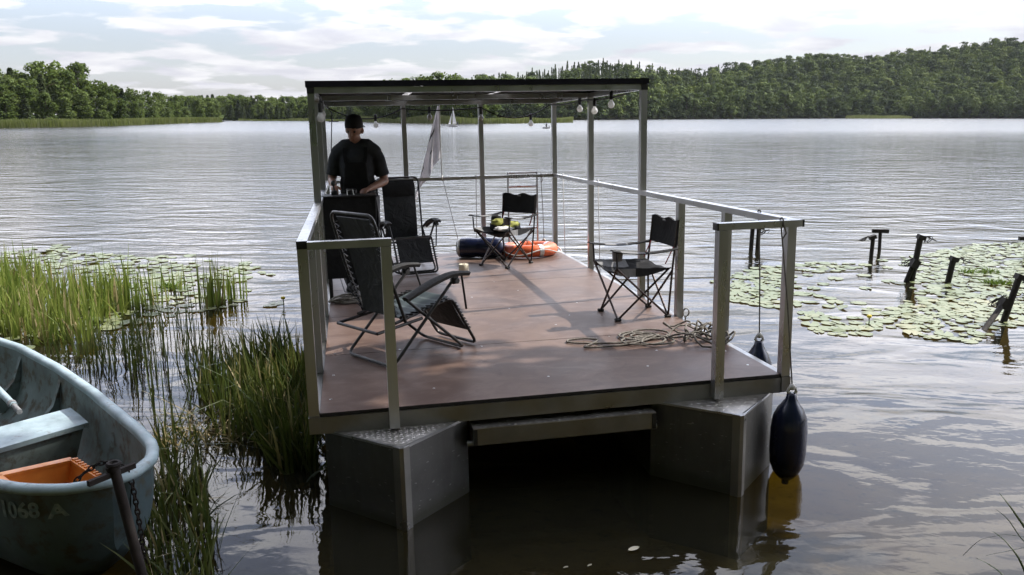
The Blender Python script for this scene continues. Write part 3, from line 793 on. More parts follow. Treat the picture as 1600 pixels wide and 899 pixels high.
# roof
rf = MB()
for x in (XL, XR): rf.bar((x, Y1, RZT-.079), (x, RL, RZT-.079), .058, .05)
for y in (Y1+.03, Y2, YB): rf.bar((XL+.03, y, RZT-.079), (XR-.03, y, RZT-.079), .058, .05)
rfo = rf.build('roof_frame', M['alu'], raft)
for x in (XL, XR):
    q = MB(); q.box((x, Y1-.004, RZT-.079), (.06, .008, .052)); q.build('end_cap', M['black_cap'], rfo)
for i in range(3):
    x0, x1 = RW*i/3, RW*(i+1)/3
    if i > 0: x0 += .045
    else: x0 -= .008
    if i < 2: x1 -= .045
    else: x1 += .008
    q = MB(); q.box(((x0+x1)/2, (Y1+RL)/2, RZT-.01), (x1-x0, RL-Y1-.01, .016), ch=.003); q.build('roof_panel', M['panel'], raft)
for y, d_ in ((Y1-.006, -1), (RL+.008, 1)):
    q = MB(); q.box((RW/2, y, RZT-.027), (RW+.02, .012, .05)); q.build('roof_fascia', M['panel'], raft)
for x in (-.004, RW+.004):
    q = MB(); q.box((x, (Y1+RL)/2, RZT-.027), (.01, RL-Y1-.004, .05)); q.build('roof_fascia', M['panel'], raft)
for x in (RW/3, 2*RW/3):
    q = MB(); q.box((x, (Y1+RL)/2, RZT-.006), (.088, RL-Y1-.02, .005)); so_ = q.build('light_strip', M['strip'], raft)
    for i in range(8):
        q = MB(); q.box((x+.012*(-1)**i, Y1+.3+i*.4, RZT-.0125), (.05, .02, .006), RZ(.5)); q.build('strip_clip', M['black_cap'], so_)
# pontoons with pointed bows
def lozenges(mb, inside, x0, x1, y0, y1, z, st=.038):
    ny = int((y1-y0)/st); nx = int((x1-x0)/st)
    for j in range(ny):
        for i in range(nx):
            x, y = x0+(i+.5)*st, y0+(j+.5)*st
            if not inside(x, y): continue
            a = R(35) if (i+j) % 2 else R(-35)
            c, s = math.cos(a), math.sin(a); L, w, h = .017, .0055, .0022
            P = [(-L, 0, 0), (0, -w, 0), (L, 0, 0), (0, w, 0), (-L*.3, 0, h), (L*.3, 0, h)]
            mb.add([(x+p[0]*c-p[1]*s, y+p[0]*s+p[1]*c, z+p[2]) for p in P], [(0, 1, 4), (1, 5, 4), (1, 2, 5), (2, 3, 5), (3, 4, 5), (3, 0, 4)])
for xc in (.5, 2.515):
    hw = .42; yt = -.33; zt = -.128; zbm = -1.1; xt = xc
    P = [(xc-hw, .06), (xt, yt), (xc+hw, .06), (xc+hw, RL-.05), (xc-hw, RL-.05)]
    q = MB(); vs = [(x, y, zbm) for x, y in P]+[(x, y, zt) for x, y in P]; n = 5
    q.add(vs, [tuple(range(n))[::-1], tuple(range(n, 2*n))]+[(i, (i+1) % n, n+(i+1) % n, n+i) for i in range(n)])
    po = q.build('pontoon', M['alu_sheet'], raft)
    q = MB(); q.add([(xc-hw+.015, .05, zt+.003), (xt, yt+.02, zt+.003), (xc+hw-.015, .05, zt+.003), (xc-hw+.015, .05, zt+.0065), (xt, yt+.02, zt+.0065), (xc+hw-.015, .05, zt+.0065)], [(2, 1, 0), (3, 4, 5), (0, 1, 4, 3), (1, 2, 5, 4), (2, 0, 3, 5)])
    def ins(x, y, xc=xc, hw=hw, yt=yt): return y < .04 and abs(x-xc) < hw*(y-yt-.03)/(.06-yt)-.01
    lozenges(q, ins, xc-hw, xc+hw, yt, .05, zt+.0064, .032 if xc < 1 else .048)
    q.build('tread_plate', M['plate'], po)
    # folded rims and the corner bar on the bow edge
    q = MB()
    for sx in (-1, 1): q.bar((xc+sx*hw, .056, zt+.004), (xt+sx*.012, yt+.004, zt+.004), .006, .014)
    q.build('rim', M['alu'], po)
    q = MB(); L = Vector((-hw, .39, 0)).normalized()
    vs = []
    for z in (zbm, zt+.008):
        vs += [(xt-.042, yt+.034, z), (xt-.046, yt+.026, z), (xt-.012, yt-.006, z), (xt+.012, yt-.006, z), (xt+.046, yt+.026, z), (xt+.042, yt+.034, z)]
    q.add(vs, [(5, 4, 3, 2, 1, 0), (6, 7, 8, 9, 10, 11)]+[(i, (i+1) % 6, 6+(i+1) % 6, 6+i) for i in range(6)])
    q.build('corner_bar', M['alu_frame'], po)
# boarding step between the bows
q = MB(); sx0, sx1 = .94, 2.085
q.box(((sx0+sx1)/2, .03, -.213), (sx1-sx0, .16, .1))
st = q.build('step', M['alu_frame'], raft)
q = MB(); q.box(((sx0+sx1)/2, .03, -.16), (sx1-sx0, .166, .004)); lozenges(q, lambda x, y: True, sx0+.01, sx1-.01, -.05, .11, -.158, .046); q.build('tread_plate', M['plate'], st)
for x in (sx0+.012, sx1-.012):
    q = MB(); q.box((x, -.053, -.213), (.024, .006, .098)); q.build('end_cap', M['black_cap'], st)
q = MB(); q.tube([(sx0-.03, .02, -.275), (sx1+.03, .02, -.275)], .02, 10); q.build('step_tube', M['alu_frame'], st, True)
# boarding ladder at the stern
q = MB()
for x in (2.37, 2.765): q.tube([(x, RL+.05, -.9), (x, RL+.05, 1.03)], .014, 8)
for z in (-.6, -.3, 0, .28, .56, .84, 1.02): q.tube([(2.37, RL+.05, z), (2.765, RL+.05, z)], .012, 8)
q.build('ladder', M['alu'], raft, True)
# eye bolt on the right side beam
q = MB(); q.tube([(3.005+.03*math.cos(a)*.9, 1.62+.0*a, .05+.033*math.sin(a)) for a in [i*2*PI/16 for i in range(16)]], .007, 6, True); q.tube([(3.0, 1.62, -.02), (3.0, 1.62, .02)], .008, 8)
q.build('eye_bolt', M['gunmetal'], raft, True)

# ------------------------------------------------------------------ string of bulbs under the roof
sg = empty('string_light', RAFT @ T(.1, Y1+.1, RZT-.11), 'black cable of white globe bulbs looped under the raft roof edge', 'string light')
off = Vector((.1, Y1+.1, RZT-.11))
ZW = RZT-.125
def sag(a, b, s, n=9):
    a, b = Vector(a), Vector(b)
    return [a.lerp(b, i/n)-Vector((0, 0, s*4*(i/n)*(1-i/n))) for i in range(n+1)]
path = []
for a, b, s in (((.1, Y1+.15, ZW), (.1, Y2, ZW), .03), ((.1, Y2, ZW), (.11, YB-.06, ZW), .02), ((.11, YB-.06, ZW), (RW/3, YB-.06, ZW-.02), .13), ((RW/3, YB-.06, ZW-.02), (2*RW/3, YB-.06, ZW-.02), .03),
                ((2*RW/3, YB-.06, ZW-.02), (RW-.1, YB-.06, ZW), .15), ((RW-.1, YB-.06, ZW), (RW-.1, Y2, ZW), .02), ((RW-.1, Y2, ZW), (RW-.1, Y1+.3, ZW), .02)):
    path += sag(a, b, s)
q = MB(); q.tube([p-off for p in path], .0085, 6); q.build('cable', M['black_cap'], sg, True)
q = MB(); q.tube([Vector(p)-off for p in ((.1, Y2-.1, ZW), (.17, Y2-.06, ZW-.1), (.15, Y2-.02, ZW-.35), (.12, Y2-.02, ZW-.7), (.11, Y2-.03, .2), (.2, 3.5, .03), (.3, 3.42, .02))], .005, 6); q.build('power_cable', M['black_cap'], sg, True)
for (x, y, zz, mat) in ((.1, 2.35+.3, 1.715, 'bulb'), (.1, 3.055, 1.755, 'bulb'), (.673, 5.88, 1.68, 'bulb'), (1.352, 5.88, 1.765, 'clear_bulb'), (2.01, 5.86, 1.744, 'clear_bulb'), (2.667, 5.88, 1.66, 'bulb'), (2.9, 4.405, 1.80, 'bulb'), (2.9, 3.848, 1.765, 'bulb'), (2.9, 3.293, 1.81, 'bulb')):
    c = Vector((x, y, zz))-off
    zt_ = min(path, key=lambda p: abs(p.x-x)+abs(p.y-y)).z-off.z
    q = MB(); MM = T(*c)
    q.lathe([(.012, .052), (.016, .03), (.027, .016), (.034, 0), (.034, -.012), (.026, -.03), (.012, -.039), (.002, -.041)], 14, MM)
    b = q.build('bulb', M[mat], sg, True, None)
    q = MB(); q.lathe([(.009, .125), (.018, .118), (.02, .09), (.019, .045), (.012, .04)], 12, MM); q.tube([c+Vector((0, 0, .12)), c+Vector((.004, 0, .5*(.12+max(.13, zt_-c.z)))), Vector((c.x, c.y, max(zt_, c.z+.13)))], .0042, 6)
    q.build('socket', M['black_cap'], b, True)

# ------------------------------------------------------------------ folding camp chairs
def camp_chair(Mw, label, grey_arm=True):
    root = empty('camp_chair', Mw, label, 'folding chair', 'folding camp chairs on the deck')
    fx, rx, hy = .235, -.215, .2
    seatF, seatR, sh, sr = .27, -.22, .265, .245
    tr = .0095
    def leg(*p): q = MB(); q.tube(p, tr, 8); return q.build('leg', M['brown_steel'], root, True)
    for s in (-1, 1):
        leg((fx, s*hy, .012), (rx+.02, s*(sr+.008), .43)); leg((rx, s*hy, .012), (seatF, s*(sh+.006), .45))
        leg((fx, s*hy, .012), (seatF+.005, -s*sh, .445))
        leg((rx, s*hy, .012), (rx-.01, -s*sr*.98, .40))
        q = MB(); q.tube([(rx, s*hy*1.02, .012), (rx-.012, s*sr, .42), (rx-.055, s*sr, .82)], tr, 8); q.build('back_post', M['brown_steel'], root, True)
        q = MB(); q.tube([(seatF, s*(sh+.004), .44), (seatF+.008, s*(sh+.008), .585)], .008, 8); q.build('arm_post', M['black_steel'], root, True)
        for x in (fx, rx):
            q = MB(); q.box((x, s*hy, .012), (.052, .04, .024), ch=.006); q.build('foot', M['rubber'], root)
        # fabric arm strap between post and back post
        g = []
        for i in range(9):
            k = i/8; x = seatF+.05+(rx-.035-seatF-.05)*k
            z = .60-.028*math.sin(PI*k)+.012*(1-k); w = .038-.012*k
            g.append([(x, s*(sh+.006)+o*w, z-.012*abs(o)) for o in (-1, -.4, .4, 1)])
        q = MB(); q.sheet(g, .008, (lambda i, j: 1 if 2 <= i <= 4 else 0) if s < 0 or not grey_arm else (lambda i, j: 1 if i in (1, 2, 3) else 0))
        q.build('armrest', [M['cloth_black'], M['cloth_grey']], root, True)
    g = []
    for i in range(13):
        a = i/12; row = []
        for j in range(13):
            b = j/12*2-1
            x = seatF-(seatF-rx)*a; y = b*(sh+(sr-sh)*a)
            edge = (1-b*b)*math.sin(PI*min(1, .15+.85*a)); z = .45-.02*a-.085*edge-.02*(1-b*b)
            row.append((x+.018*(1-b*b)*(1 if a < .5 else 0)*(1-2*a)*-1, y, z+.004*math.sin(a*19+b*7)))
        g.append(row)
    q = MB(); q.sheet(g, .007, lambda i, j: 1 if (j < 2 or j > 9) and i < 7 else 0)
    # valance hanging under the front and side edges
    for s in (-1, 1):
        q.sheet([[(seatF-(seatF-rx)*i/6, s*(sh+.004+(sr-sh)*i/6), .452-.02*i/6-.07*k*math.sin(PI*min(1, .25+.75*i/6)))for k in (0, .5, 1)] for i in range(7)], .005, lambda i, j: 1 if i in (0, 1) else 0)
    q.build('seat', [M['cloth_black'], M['cloth_grey']], root, True)
    g = []
    for i in range(7):
        k = i/6
        g.append([(rx-.035-.02*k-.035*(1-(j/5-1)**2)*(.4+.6*math.sin(PI*k)), (j/5-1)*(sr+.012), .595+.225*k+.012*math.sin(j*1.3)*(k > .8)) for j in range(11)])
    q = MB(); q.sheet(g, .014)
    bk = q.build('backrest', M['cloth_black'], root, True)
    q = MB(); q.box((rx-.046+.0, 0, .80), (.008, .05, .012)); q.build('label_tab', M['cloth_grey'], bk)
    # red side straps from the arm to the rear legs
    for s in (1, -1):
        q = MB(); q.sheet([[(rx-.03, s*(sr-.015), .60), (rx-.03, s*(sr-.03), .60)], [(rx+.04, s*(sr-.02), .46), (rx+.04, s*(sr-.035), .46)]], .003); q.build('strap', M['red_strap'], root)
    # cup holder on one arm
    q = MB(); s = 1
    q.lathe([(.036, -.075), (.04, -.07), (.045, 0), (.043, .002), (.037, -.068), (.002, -.07)], 14, T(seatF-.02, s*(sh-.045), .585)); q.build('cup_holder', M['cloth_grey'], root, True)
    return root
camp_chair(onraft(2.65, 1.885, 0, R(183)), 'black and grey folding camp chair standing empty by the right railing')
camp_chair(onraft(2.10, 4.81, 0, R(220)), 'black folding camp chair with a bag on its seat beside the life ring')
# bag and hi-vis vest on the far chair
bg_ = empty('bag', onraft(2.10, 4.81, .375, R(220)), 'dark bag with yellow hi-vis panels lying on the camp chair seat', 'bag')
q = MB(); rg2 = random.Random(4)
def blob(mb, c, sc, seed, n=18, m=12, mi=0, amp=.12):
    vs0 = len(mb.v); mb.ball((0, 0, 0), 1, n, m, mi=mi)
    for i in range(vs0, len(mb.v)):
        p = Vector(mb.v[i]); d = 1+amp*mnoise.noise(p*2.1+Vector((seed, 0, 0)))*1.6
        mb.v[i] = tuple(Vector((p.x*sc[0]*d, p.y*sc[1]*d, p.z*sc[2]*d))+Vector(c))
blob(q, (-.02, -.04, .075), (.15, .2, .085), 1); q.build('bag_body', M['overall'], bg_, True, None)
q = MB(); blob(q, (.06, -.06, .13), (.09, .09, .045), 5, amp=.25); blob(q, (.02, .1, .1), (.13, .06, .05), 8, amp=.25); q.build('yellow_panel', M['hivis'], bg_, True, None)
q = MB(); blob(q, (.17, .1, .075), (.1, .11, .028), 9, amp=.3); q.build('white_flap', M['white_cloth'], bg_, True, None)
q = MB(); blob(q, (.0, -.15, .17), (.07, .06, .04), 12, amp=.2); q.build('bag_top', M['overall'], bg_, True, None)

# ------------------------------------------------------------------ reclining loungers
def recliner(Mw, label, back=.0):
    root = empty('reclining_chair', Mw, label, 'reclining chair', 'black zero gravity reclining chairs on the deck')
    hw = .27; r = .0115
    def tb(name, pts, rr=r, mat='black_steel'): q = MB(); q.tube(pts, rr, 8); return q.build(name, M[mat], root, True)
    def bend(p, k=.05):   # rounds the corners of a tube path
        p = [Vector(x) for x in p]; o = [p[0]]
        for a, b, c in zip(p, p[1:], p[2:]):
            u, w = (a-b), (c-b); e = min(k, u.length*.45, w.length*.45)
            s_, t_ = b+u.normalized()*e, b+w.normalized()*e
            for i in range(5): f = i/4; o.append(s_.lerp(b, f).lerp(b.lerp(t_, f), f))
        return o+[p[-1]]
    # two crossing U frames
    tb('rear_leg_frame', bend([(.24, hw, .56), (-.34, hw, .015), (-.34, -hw, .015), (.24, -hw, .56)], .06))
    tb('front_leg_frame', bend([(-.20, hw-.03, .47), (.33, hw-.03, .015), (.33, -hw+.03, .015), (-.20, -hw+.03, .47)], .06))
    # seat rails and footrest frame
    tb('footrest_frame', bend([(-.27, hw-.045, .30), (.23, hw-.045, .40), (.46, hw-.045, .02), (.46, -hw+.045, .02), (.23, -hw+.045, .40), (-.27, -hw+.045, .30)], .05))
    bx, bz = -.60-back, 1.05
    tb('backrest_frame', bend([(-.20, hw-.02, .30), (bx*.55-.09, hw-.015, .66), (bx, hw-.015, bz), (bx, -hw+.015, bz), (bx*.55-.09, -hw+.015, .66), (-.20, -hw+.02, .30)], .07))
    tb('cross_bar', bend([(-.43, hw-.03, .26), (-.43, -hw+.03, .26)], .02)); tb('side_link', [(-.43, hw-.03, .26), (-.05, hw-.03, .30)]); tb('side_link', [(-.43, -hw+.03, .26), (-.05, -hw+.03, .30)])
    iw = hw-.075
    def panel(name, a, b, mat, sagd, n=10, w=iw):
        a, b = Vector(a), Vector(b); d = (b-a).normalized(); nn = Vector((-d.z, 0, d.x))
        g = [[a.lerp(b, i/n)+nn*(-sagd*math.sin(PI*i/n)*(1-.35*(j/4-1)**2))+Vector((0, (j/4-1)*w, 0)) for j in range(9)] for i in range(n+1)]
        q = MB(); q.sheet(g, .006); return q.build(name, mat, root, True)
    pb = panel('backrest', (-.235, 0, .33), (bx+.015, 0, bz-.03), M['mesh_black'], .03)
    panel('seat', (-.22, 0, .325), (.225, 0, .405), M['seat_stripe'], .02)
    panel('footrest', (.245, 0, .385), (.405, 0, .125), M['mesh_black'], .01)
    # elastic cord laced through the panel edges
    def lace(p0, p1, n):
        p0, p1 = Vector(p0), Vector(p1)
        for s in (1, -1):
            pts = []
            for i in range(n*2+1):
                p = p0.lerp(p1, i/(2*n)); pts.append(p+Vector((0, s*((hw-.022) if i % 2 else iw-.004), 0)))
            q = MB(); q.tube(pts, .0038, 5, flat=1.4); q.build('lacing', M['black_cap'], root)
    lace((-.25, 0, .35), (bx+.02, 0, bz-.06), 15); lace((-.2, 0, .33), (.2, 0, .4), 9); lace((.255, 0, .37), (.40, 0, .14), 9)
    # arms
    for s in (1, -1):
        y = s*(hw+.018)
        g = []
        for i in range(10):
            k = i/9; x = -.22+.56*k; z = .47+.125*math.sin(PI*.5*min(1, k*1.15))-.035*max(0, k-.75)*4*.5
            w = .028+.012*math.sin(PI*k)
            g.append([(x, y+o*w, z-.01*o*o) for o in (-1, -.5, 0, .5, 1)])
        q = MB(); q.sheet(g, .026); q.build('armrest', M['rubber'], root, True)
        q = MB(); q.box((.22, y, .545), (.06, .03, .07), ch=.01); q.tube([(.22, y-.03*s, .535), (.22, y+.03*s, .535)], .02, 10); q.build('arm_lock', M['black_cap'], root, True)
        tb('arm_link', [(.29, y-.01*s, .575), (.36, s*(hw-.03), .30)], .008)
    # head pillow strapped near the top
    a = Vector((bx+.03, 0, bz-.07)); b = Vector((bx*.75-.03, 0, .84)); d = (b-a).normalized(); nn = Vector((-d.z, 0, d.x))
    if nn.x < 0: nn = -nn
    g = []
    for i in range(7):
        k = i/6; g.append([a.lerp(b, k)+nn*(.012+.03*math.sin(PI*k))*(1-.3*(j/4-1)**4)+Vector((0, (j/4-1)*.19, 0)) for j in range(9)])
    q = MB(); q.sheet(g, .03); q.build('pillow', M['cloth_black'], root, True)
    return root
recliner(onraft(.66, 1.19, 0, R(33)), 'black reclining chair in the foreground with pale striped seat and hanging footrest', -.17)
recliner(onraft(.93, 4.86, 0, R(-79)), 'black reclining chair beyond the helm stand, behind the front recliner', -.26)

# ------------------------------------------------------------------ helm stand
hs = empty('helm_stand', onraft(.30, 3.32), 'black box helm stand on short legs in front of the standing man', 'helm stand')
q = MB(); q.add([(-.245, -.13, .22), (.225, -.13, .22), (.225, .14, .22), (-.245, .14, .22), (-.25, -.13, .99), (.235, -.13, .99), (.235, .14, .99), (-.25, .14, .99)], [(3, 2, 1, 0), (0, 1, 5, 4), (1, 2, 6, 5), (2, 3, 7, 6), (3, 0, 4, 7), (4, 5, 6, 7)])
q.build('cabinet', M['overall'], hs)
q = MB(); q.box((-.006, .005, .998), (.51, .3, .014), ch=.004); q.build('top_panel', M['black_cap'], hs)
for x in (-.225, .2):
    for y in (-.115, .12):
        q = MB(); q.bar((x, y, 0), (x, y, .22), .028); q.build('leg', M['black_steel'], hs)
q = MB(); q.box((-.14, .05, 1.02), (.06, .07, .05), ch=.01); q.tube([(-.14, .05, 1.04), (-.145, .03, 1.1)], .008, 8); q.ball((-.146, .028, 1.115), .022, sc=(1, 1, 1.3)); q.build('throttle', M['black_cap'], hs, True)
q = MB(); q.box((.02, .04, 1.03), (.1, .1, .06), ch=.012); q.build('switch_box', M['black_steel'], hs)
q = MB(); q.tube([(-.02, -.07, 1.0), (-.02, -.06, 1.05), (.03, -.05, 1.055), (.04, -.06, 1.0)], .006, 6); q.build('grab_loop', M['gunmetal'], hs, True)
q = MB(); q.sheet([[(.238+.02*math.sin(i*.6), -.15+.0*j, .98-.075*i), (.27+.012*math.sin(i*.8+1), .02, .99-.076*i), (.25+.01*math.sin(i), .15, .98-.075*i)] for j, i in enumerate(range(9))], .008); q.build('side_cover', M['dark_cloth'], hs, True)
q = MB(); q.tube([(-.1, -.1, .24), (-.06, -.13, .12), (.0, -.2, .05), (.1, -.25, .012), (.2, -.24, .012)], .008, 6); q.build('cable', M['black_cap'], hs, True)

# ------------------------------------------------------------------ coils, roll, drum, ring
def coil(name, Mw, label, cat, mat, r0, r1, turns, rad, ecc=.7, seed=1, hgt=.05):
    q = random.Random(seed); pts = []
    n = turns*16
    for i in range(n+1):
        a = i/16*2*PI; rr = r0+(r1-r0)*(.5+.5*math.sin(i*.37+seed)); 
        pts.append((math.cos(a)*rr+.02*math.sin(i*.11), math.sin(a)*rr*ecc+.02*math.cos(i*.13), rad+hgt*(i/n)*(.6+.4*math.sin(i*.9))))
    mb = MB(); mb.tube(pts, rad, 6); o = mb.build(name, M[mat], None, True, None, Mw); return tag(o, label, cat)
coil('cable_coil', onraft(.25, 3.12-.0, 0, R(20)), 'grey coiled cable lying under the helm stand', 'cable', 'rope', .12, .2, 7, .009, .6, 2, .05)
o = MB()
qq = random.Random(11); pts = []
for i in range(260):
    k = i/260
    cx = .38*math.sin(k*5.3+.4)*(.35+.65*k)+.12*math.sin(k*17); cy = .16*math.sin(k*7.7+1.2)+.06*math.cos(k*21)
    a = i*.43; rr = .085+.06*math.sin(i*.21)
    pts.append((cx+math.cos(a)*rr*1.25, cy+math.sin(a)*rr, .014+.075*max(0, 1-abs(cx-.18)*2.4)*(.5+.5*math.sin(i*1.13))))
o.tube(pts, .0075, 6)
tail = [(-.30, .02, .012), (-.46, -.01, .012), (-.62, .01, .011), (-.78, .06, .011), (-.86, .11, .011), (-.84, .17, .011), (-.74, .18, .012), (-.66, .14, .014), (-.64, .07, .02), (-.72, .0, .014), (-.78, -.06, .011), (-.6, -.08, .011), (-.4, -.05, .011), (-.24, .02, .02), (-.15, .08, .03)]
sm = []
for i in range(len(tail)-1):
    p0, p1, p2, p3 = [Vector(tail[max(0, min(len(tail)-1, i+j))]) for j in (-1, 0, 1, 2)]
    for j in range(5):
        t_ = j/5; sm.append(.5*((2*p1)+(p2-p0)*t_+(2*p0-5*p1+4*p2-p3)*t_*t_+(3*p1-p0-3*p2+p3)*t_**3))
o.tube(sm, .0075, 6)
tag(o.build('rope', M['rope'], None, True, None, onraft(2.70, .99)), 'tangled heap of grey brown mooring rope on the deck by the right front post', 'rope')
rl = empty('paper_roll', onraft(1.518, 4.36), 'cream paper roll standing alone on the middle of the deck', 'paper roll')
q = MB(); q.lathe([(.022, .002), (.056, .001), (.058, .004), (.058, .1), (.055, .104), (.022, .103), (.021, .06)], 24); q.build('paper', M['paper'], rl, True)
q = MB(); q.lathe([(.0205, .004), (.0205, .105), (.018, .105), (.018, .004)], 18); q.build('core', M['card'], rl, True)
dr = empty('drum', onraft(1.61, 5.5, .13) @ RZ(R(-17)) @ RY(R(90)) @ Matrix.Diagonal((.87, .87, .93, 1)), 'glossy dark blue drum lying on its side with a dull silver end', 'drum')
q = MB(); q.lathe([(.02, .03), (.135, .03), (.146, .045), (.147, .18), (.139, .25), (.137, .27), (.141, .29), (.149, .36), (.146, .52), (.125, .6), (.06, .64), (.005, .65)], 32); q.build('drum_body', M['navy'], dr, True, R(60))
q = MB(); q.lathe([(.002, .0), (.11, .0), (.132, .012), (.141, .03), (.141, .05)], 32); q.build('end_cap', M['gunmetal'], dr, True, R(50))
q = MB(); q.tube([(.1*math.cos(a), .1*math.sin(a), -.004) for a in [i*2*PI/12 for i in range(12)]], .008, 6, True); q.build('cap_ring', M['black_cap'], dr, True)
lr = empty('life_ring', onraft(2.50, 5.44, .075) @ RX(R(-3)), 'orange life ring with white grab rope lying flat at the stern', 'life ring')
q = MB(); RR, rr = .285, .078
q.tube([(RR*math.cos(a)*1.08, RR*math.sin(a), 0) for a in [i*2*PI/40 for i in range(40)]], rr, 16, True); q.build('ring', M['orange'], lr, True)
for a0 in (.3, 1.87, 3.44, 5.01):
    q = MB(); q.tube([(RR*math.cos(a)*1.08, RR*math.sin(a), 0) for a in [a0-.09, a0, a0+.09]], rr+.003, 16, cap=False); q.build('reflective_band', M['silver_tape'], lr, True)
pts = []
for i in range(80):
    a = i*2*PI/80; w = .5-.5*math.cos(4*(a-.3)); rad = RR+rr+.012+.04*w
    pts.append((rad*math.cos(a)*1.06, rad*math.sin(a), .02-.06*w))
q = MB(); q.tube(pts, .008, 6, True)
q.tube([(.05, .34, .09), (.08, .2, .085), (.12, .1, .02), (.1, .0, -.05)], .007, 6); q.build('grab_rope', M['white_rope'], lr, True)

# ------------------------------------------------------------------ fenders hanging on ropes from the rail
def fender(x, y, ztop_, L, r, label, railp, cap='navy'):
    Mw = Matrix.Translation(RAFT @ Vector((x, y, ztop_)))
    top = RAFT @ Vector((x, y, ztop_)); rp = RAFT @ Vector(railp)-top
    f = empty('fender', Mw, label, 'fender', 'boat fenders hanging round the raft')
    prof = [(.004, -L-.03), (.022, -L-.025), (.024, -L), (.05, -L+.02), (r*.72, -L+.06), (r*.93, -L+.12), (r, -L+.2), (r, -.24), (r*.93, -.16), (r*.7, -.1), (.05, -.06), (.034, -.03), (.03, -.005), (.018, .004)]
    q = MB(); q.lathe(prof, 28); q.build('fender_body', M['navy'], f, True, None)
    q = MB(); q.tube([(0, .0, -.02), (.028, 0, .012), (.02, 0, .035), (-.02, 0, .035), (-.028, 0, .012)], .011, 6, True); q.ball((0, 0, .042), .022, 8, 6); q.build('knot', M['white_rope'], f, True)
    q = MB(); q.tube([(0, 0, .04), Vector((0, 0, .04)).lerp(rp, .5)+Vector((.004, 0, 0)), rp-Vector((0, 0, .03))], .0048, 6)
    ring = [rp+Vector((0, .036*math.cos(a), .03*math.sin(a))) for a in [i*2*PI/12 for i in range(12)]]
    q.tube(ring, .0052, 6, True); q.tube([rp+Vector((0, -.03, 0)), rp+Vector((.02, -.04, -.06)), rp+Vector((.0, -.03, -.1))], .0048, 6)
    q.build('rope', M['rope'], f, True)
    return f
fender(2.98, -.09, -.10, .59, .114, 'dark blue fender hanging at the front right corner of the raft', (2.89, -.032, .985))
fender(3.13, .62, .05, .5, .105, 'dark blue fender behind the right railing, below the rope heap', (3.0, .45, .985))
def line(x, y, zend, label, dx=.0, dy=.03):
    top = RAFT @ Vector((x, y, .985)); q = MB()
    q.tube([(0, 0, .0), (dx*.5, dy*.5, (zend-.985)*.5), (dx, dy, zend-.985)], .0045, 6)
    q.tube([Vector((.0, .036*math.cos(a), .03*math.sin(a))) for a in [i*2*PI/12 for i in range(12)]], .006, 6, True)
    tag(q.build('rope', M['white_rope'], None, True, None, Matrix.Translation(top)), label, 'rope')
line(1.49, YB, .2, 'thin white rope slanting from stern rail to the dark blue drum', .2, -.12)
line(1.93, YB, .1, 'thin white rope hanging from the stern rail left of the middle stern post')
line(RW-.012, 5.55, -.2, 'thin white rope hanging from right rail nearest the stern corner', .05, 0)
line(RW-.012, 4.05, -.15, 'thin white rope hanging from right rail beside the middle roof post', .05, 0)
fender(2.86, RL+.09, .06, .5, .1, 'dark fender at the stern whose white topped tip shows behind the life ring', (2.80, YB, .985))

# ------------------------------------------------------------------ flag
fg = empty('flag', RAFT @ T(1.49, YB+.03, .98), 'limp white flag with dark markings hanging at the stern', 'flag')
q = MB(); q.tube([(.0, 0, -.02), (-.005, .01, .5), (.0, .015, .97)], .007, 8); q.build('flag_pole', M['gunmetal'], fg, True)
g = []
def foldpt(a, b):      # a down 0..1, b across 0 (hoist) .. 1 (free edge)
    hoist = Vector((-.012, .012, .92-.66*a))
    free = Vector((-.02-.38*a, .05, .92-1.2*a))
    p = hoist.lerp(free, b)
    low = Vector((-.02-.26*a-.09*b*(1-.3*a), .03, .9-1.12*a-.04*b))
    p = hoist.lerp(free, b**.8)
    p.y += .05*math.sin(b*9+a*2)*a**.5*(.4+b); p.x += .018*math.sin(b*13+a*3)*a
    return p
for i in range(25): g.append([foldpt(i/24, j/14) for j in range(15)])
# the free edge hangs lower than the hoist: a drooping tongue
for i in range(25):
    a = i/24
    for j in range(15):
        b = j/14; g[i][j].z -= max(0, b-.45)*.1*a
q = MB(); q.sheet(g, .003); fc = q.build('flag_cloth', M['flag'], fg, True, None)
def mark(pts, w=.012):
    mb = MB(); P = [foldpt(a, b)+Vector((0, -.007, -max(0, b-.45)*.1*a)) for a, b in pts]
    mb.sheet([[p+Vector((0, 0, -w)), p+Vector((0, 0, w))] for p in P], .002); mb.build('marking', M['black_cap'], fc, True)
mark([(.30, .5), (.33, .58), (.36, .68), (.40, .74)], .02); mark([(.66, .98), (.67, .88), (.69, .78), (.715, .66)], .012); mark([(.72, .66), (.76, .62), (.82, .58)], .02); mark([(.87, .6), (.88, .7)], .008); mark([(.6, .42), (.62, .5)], .012)
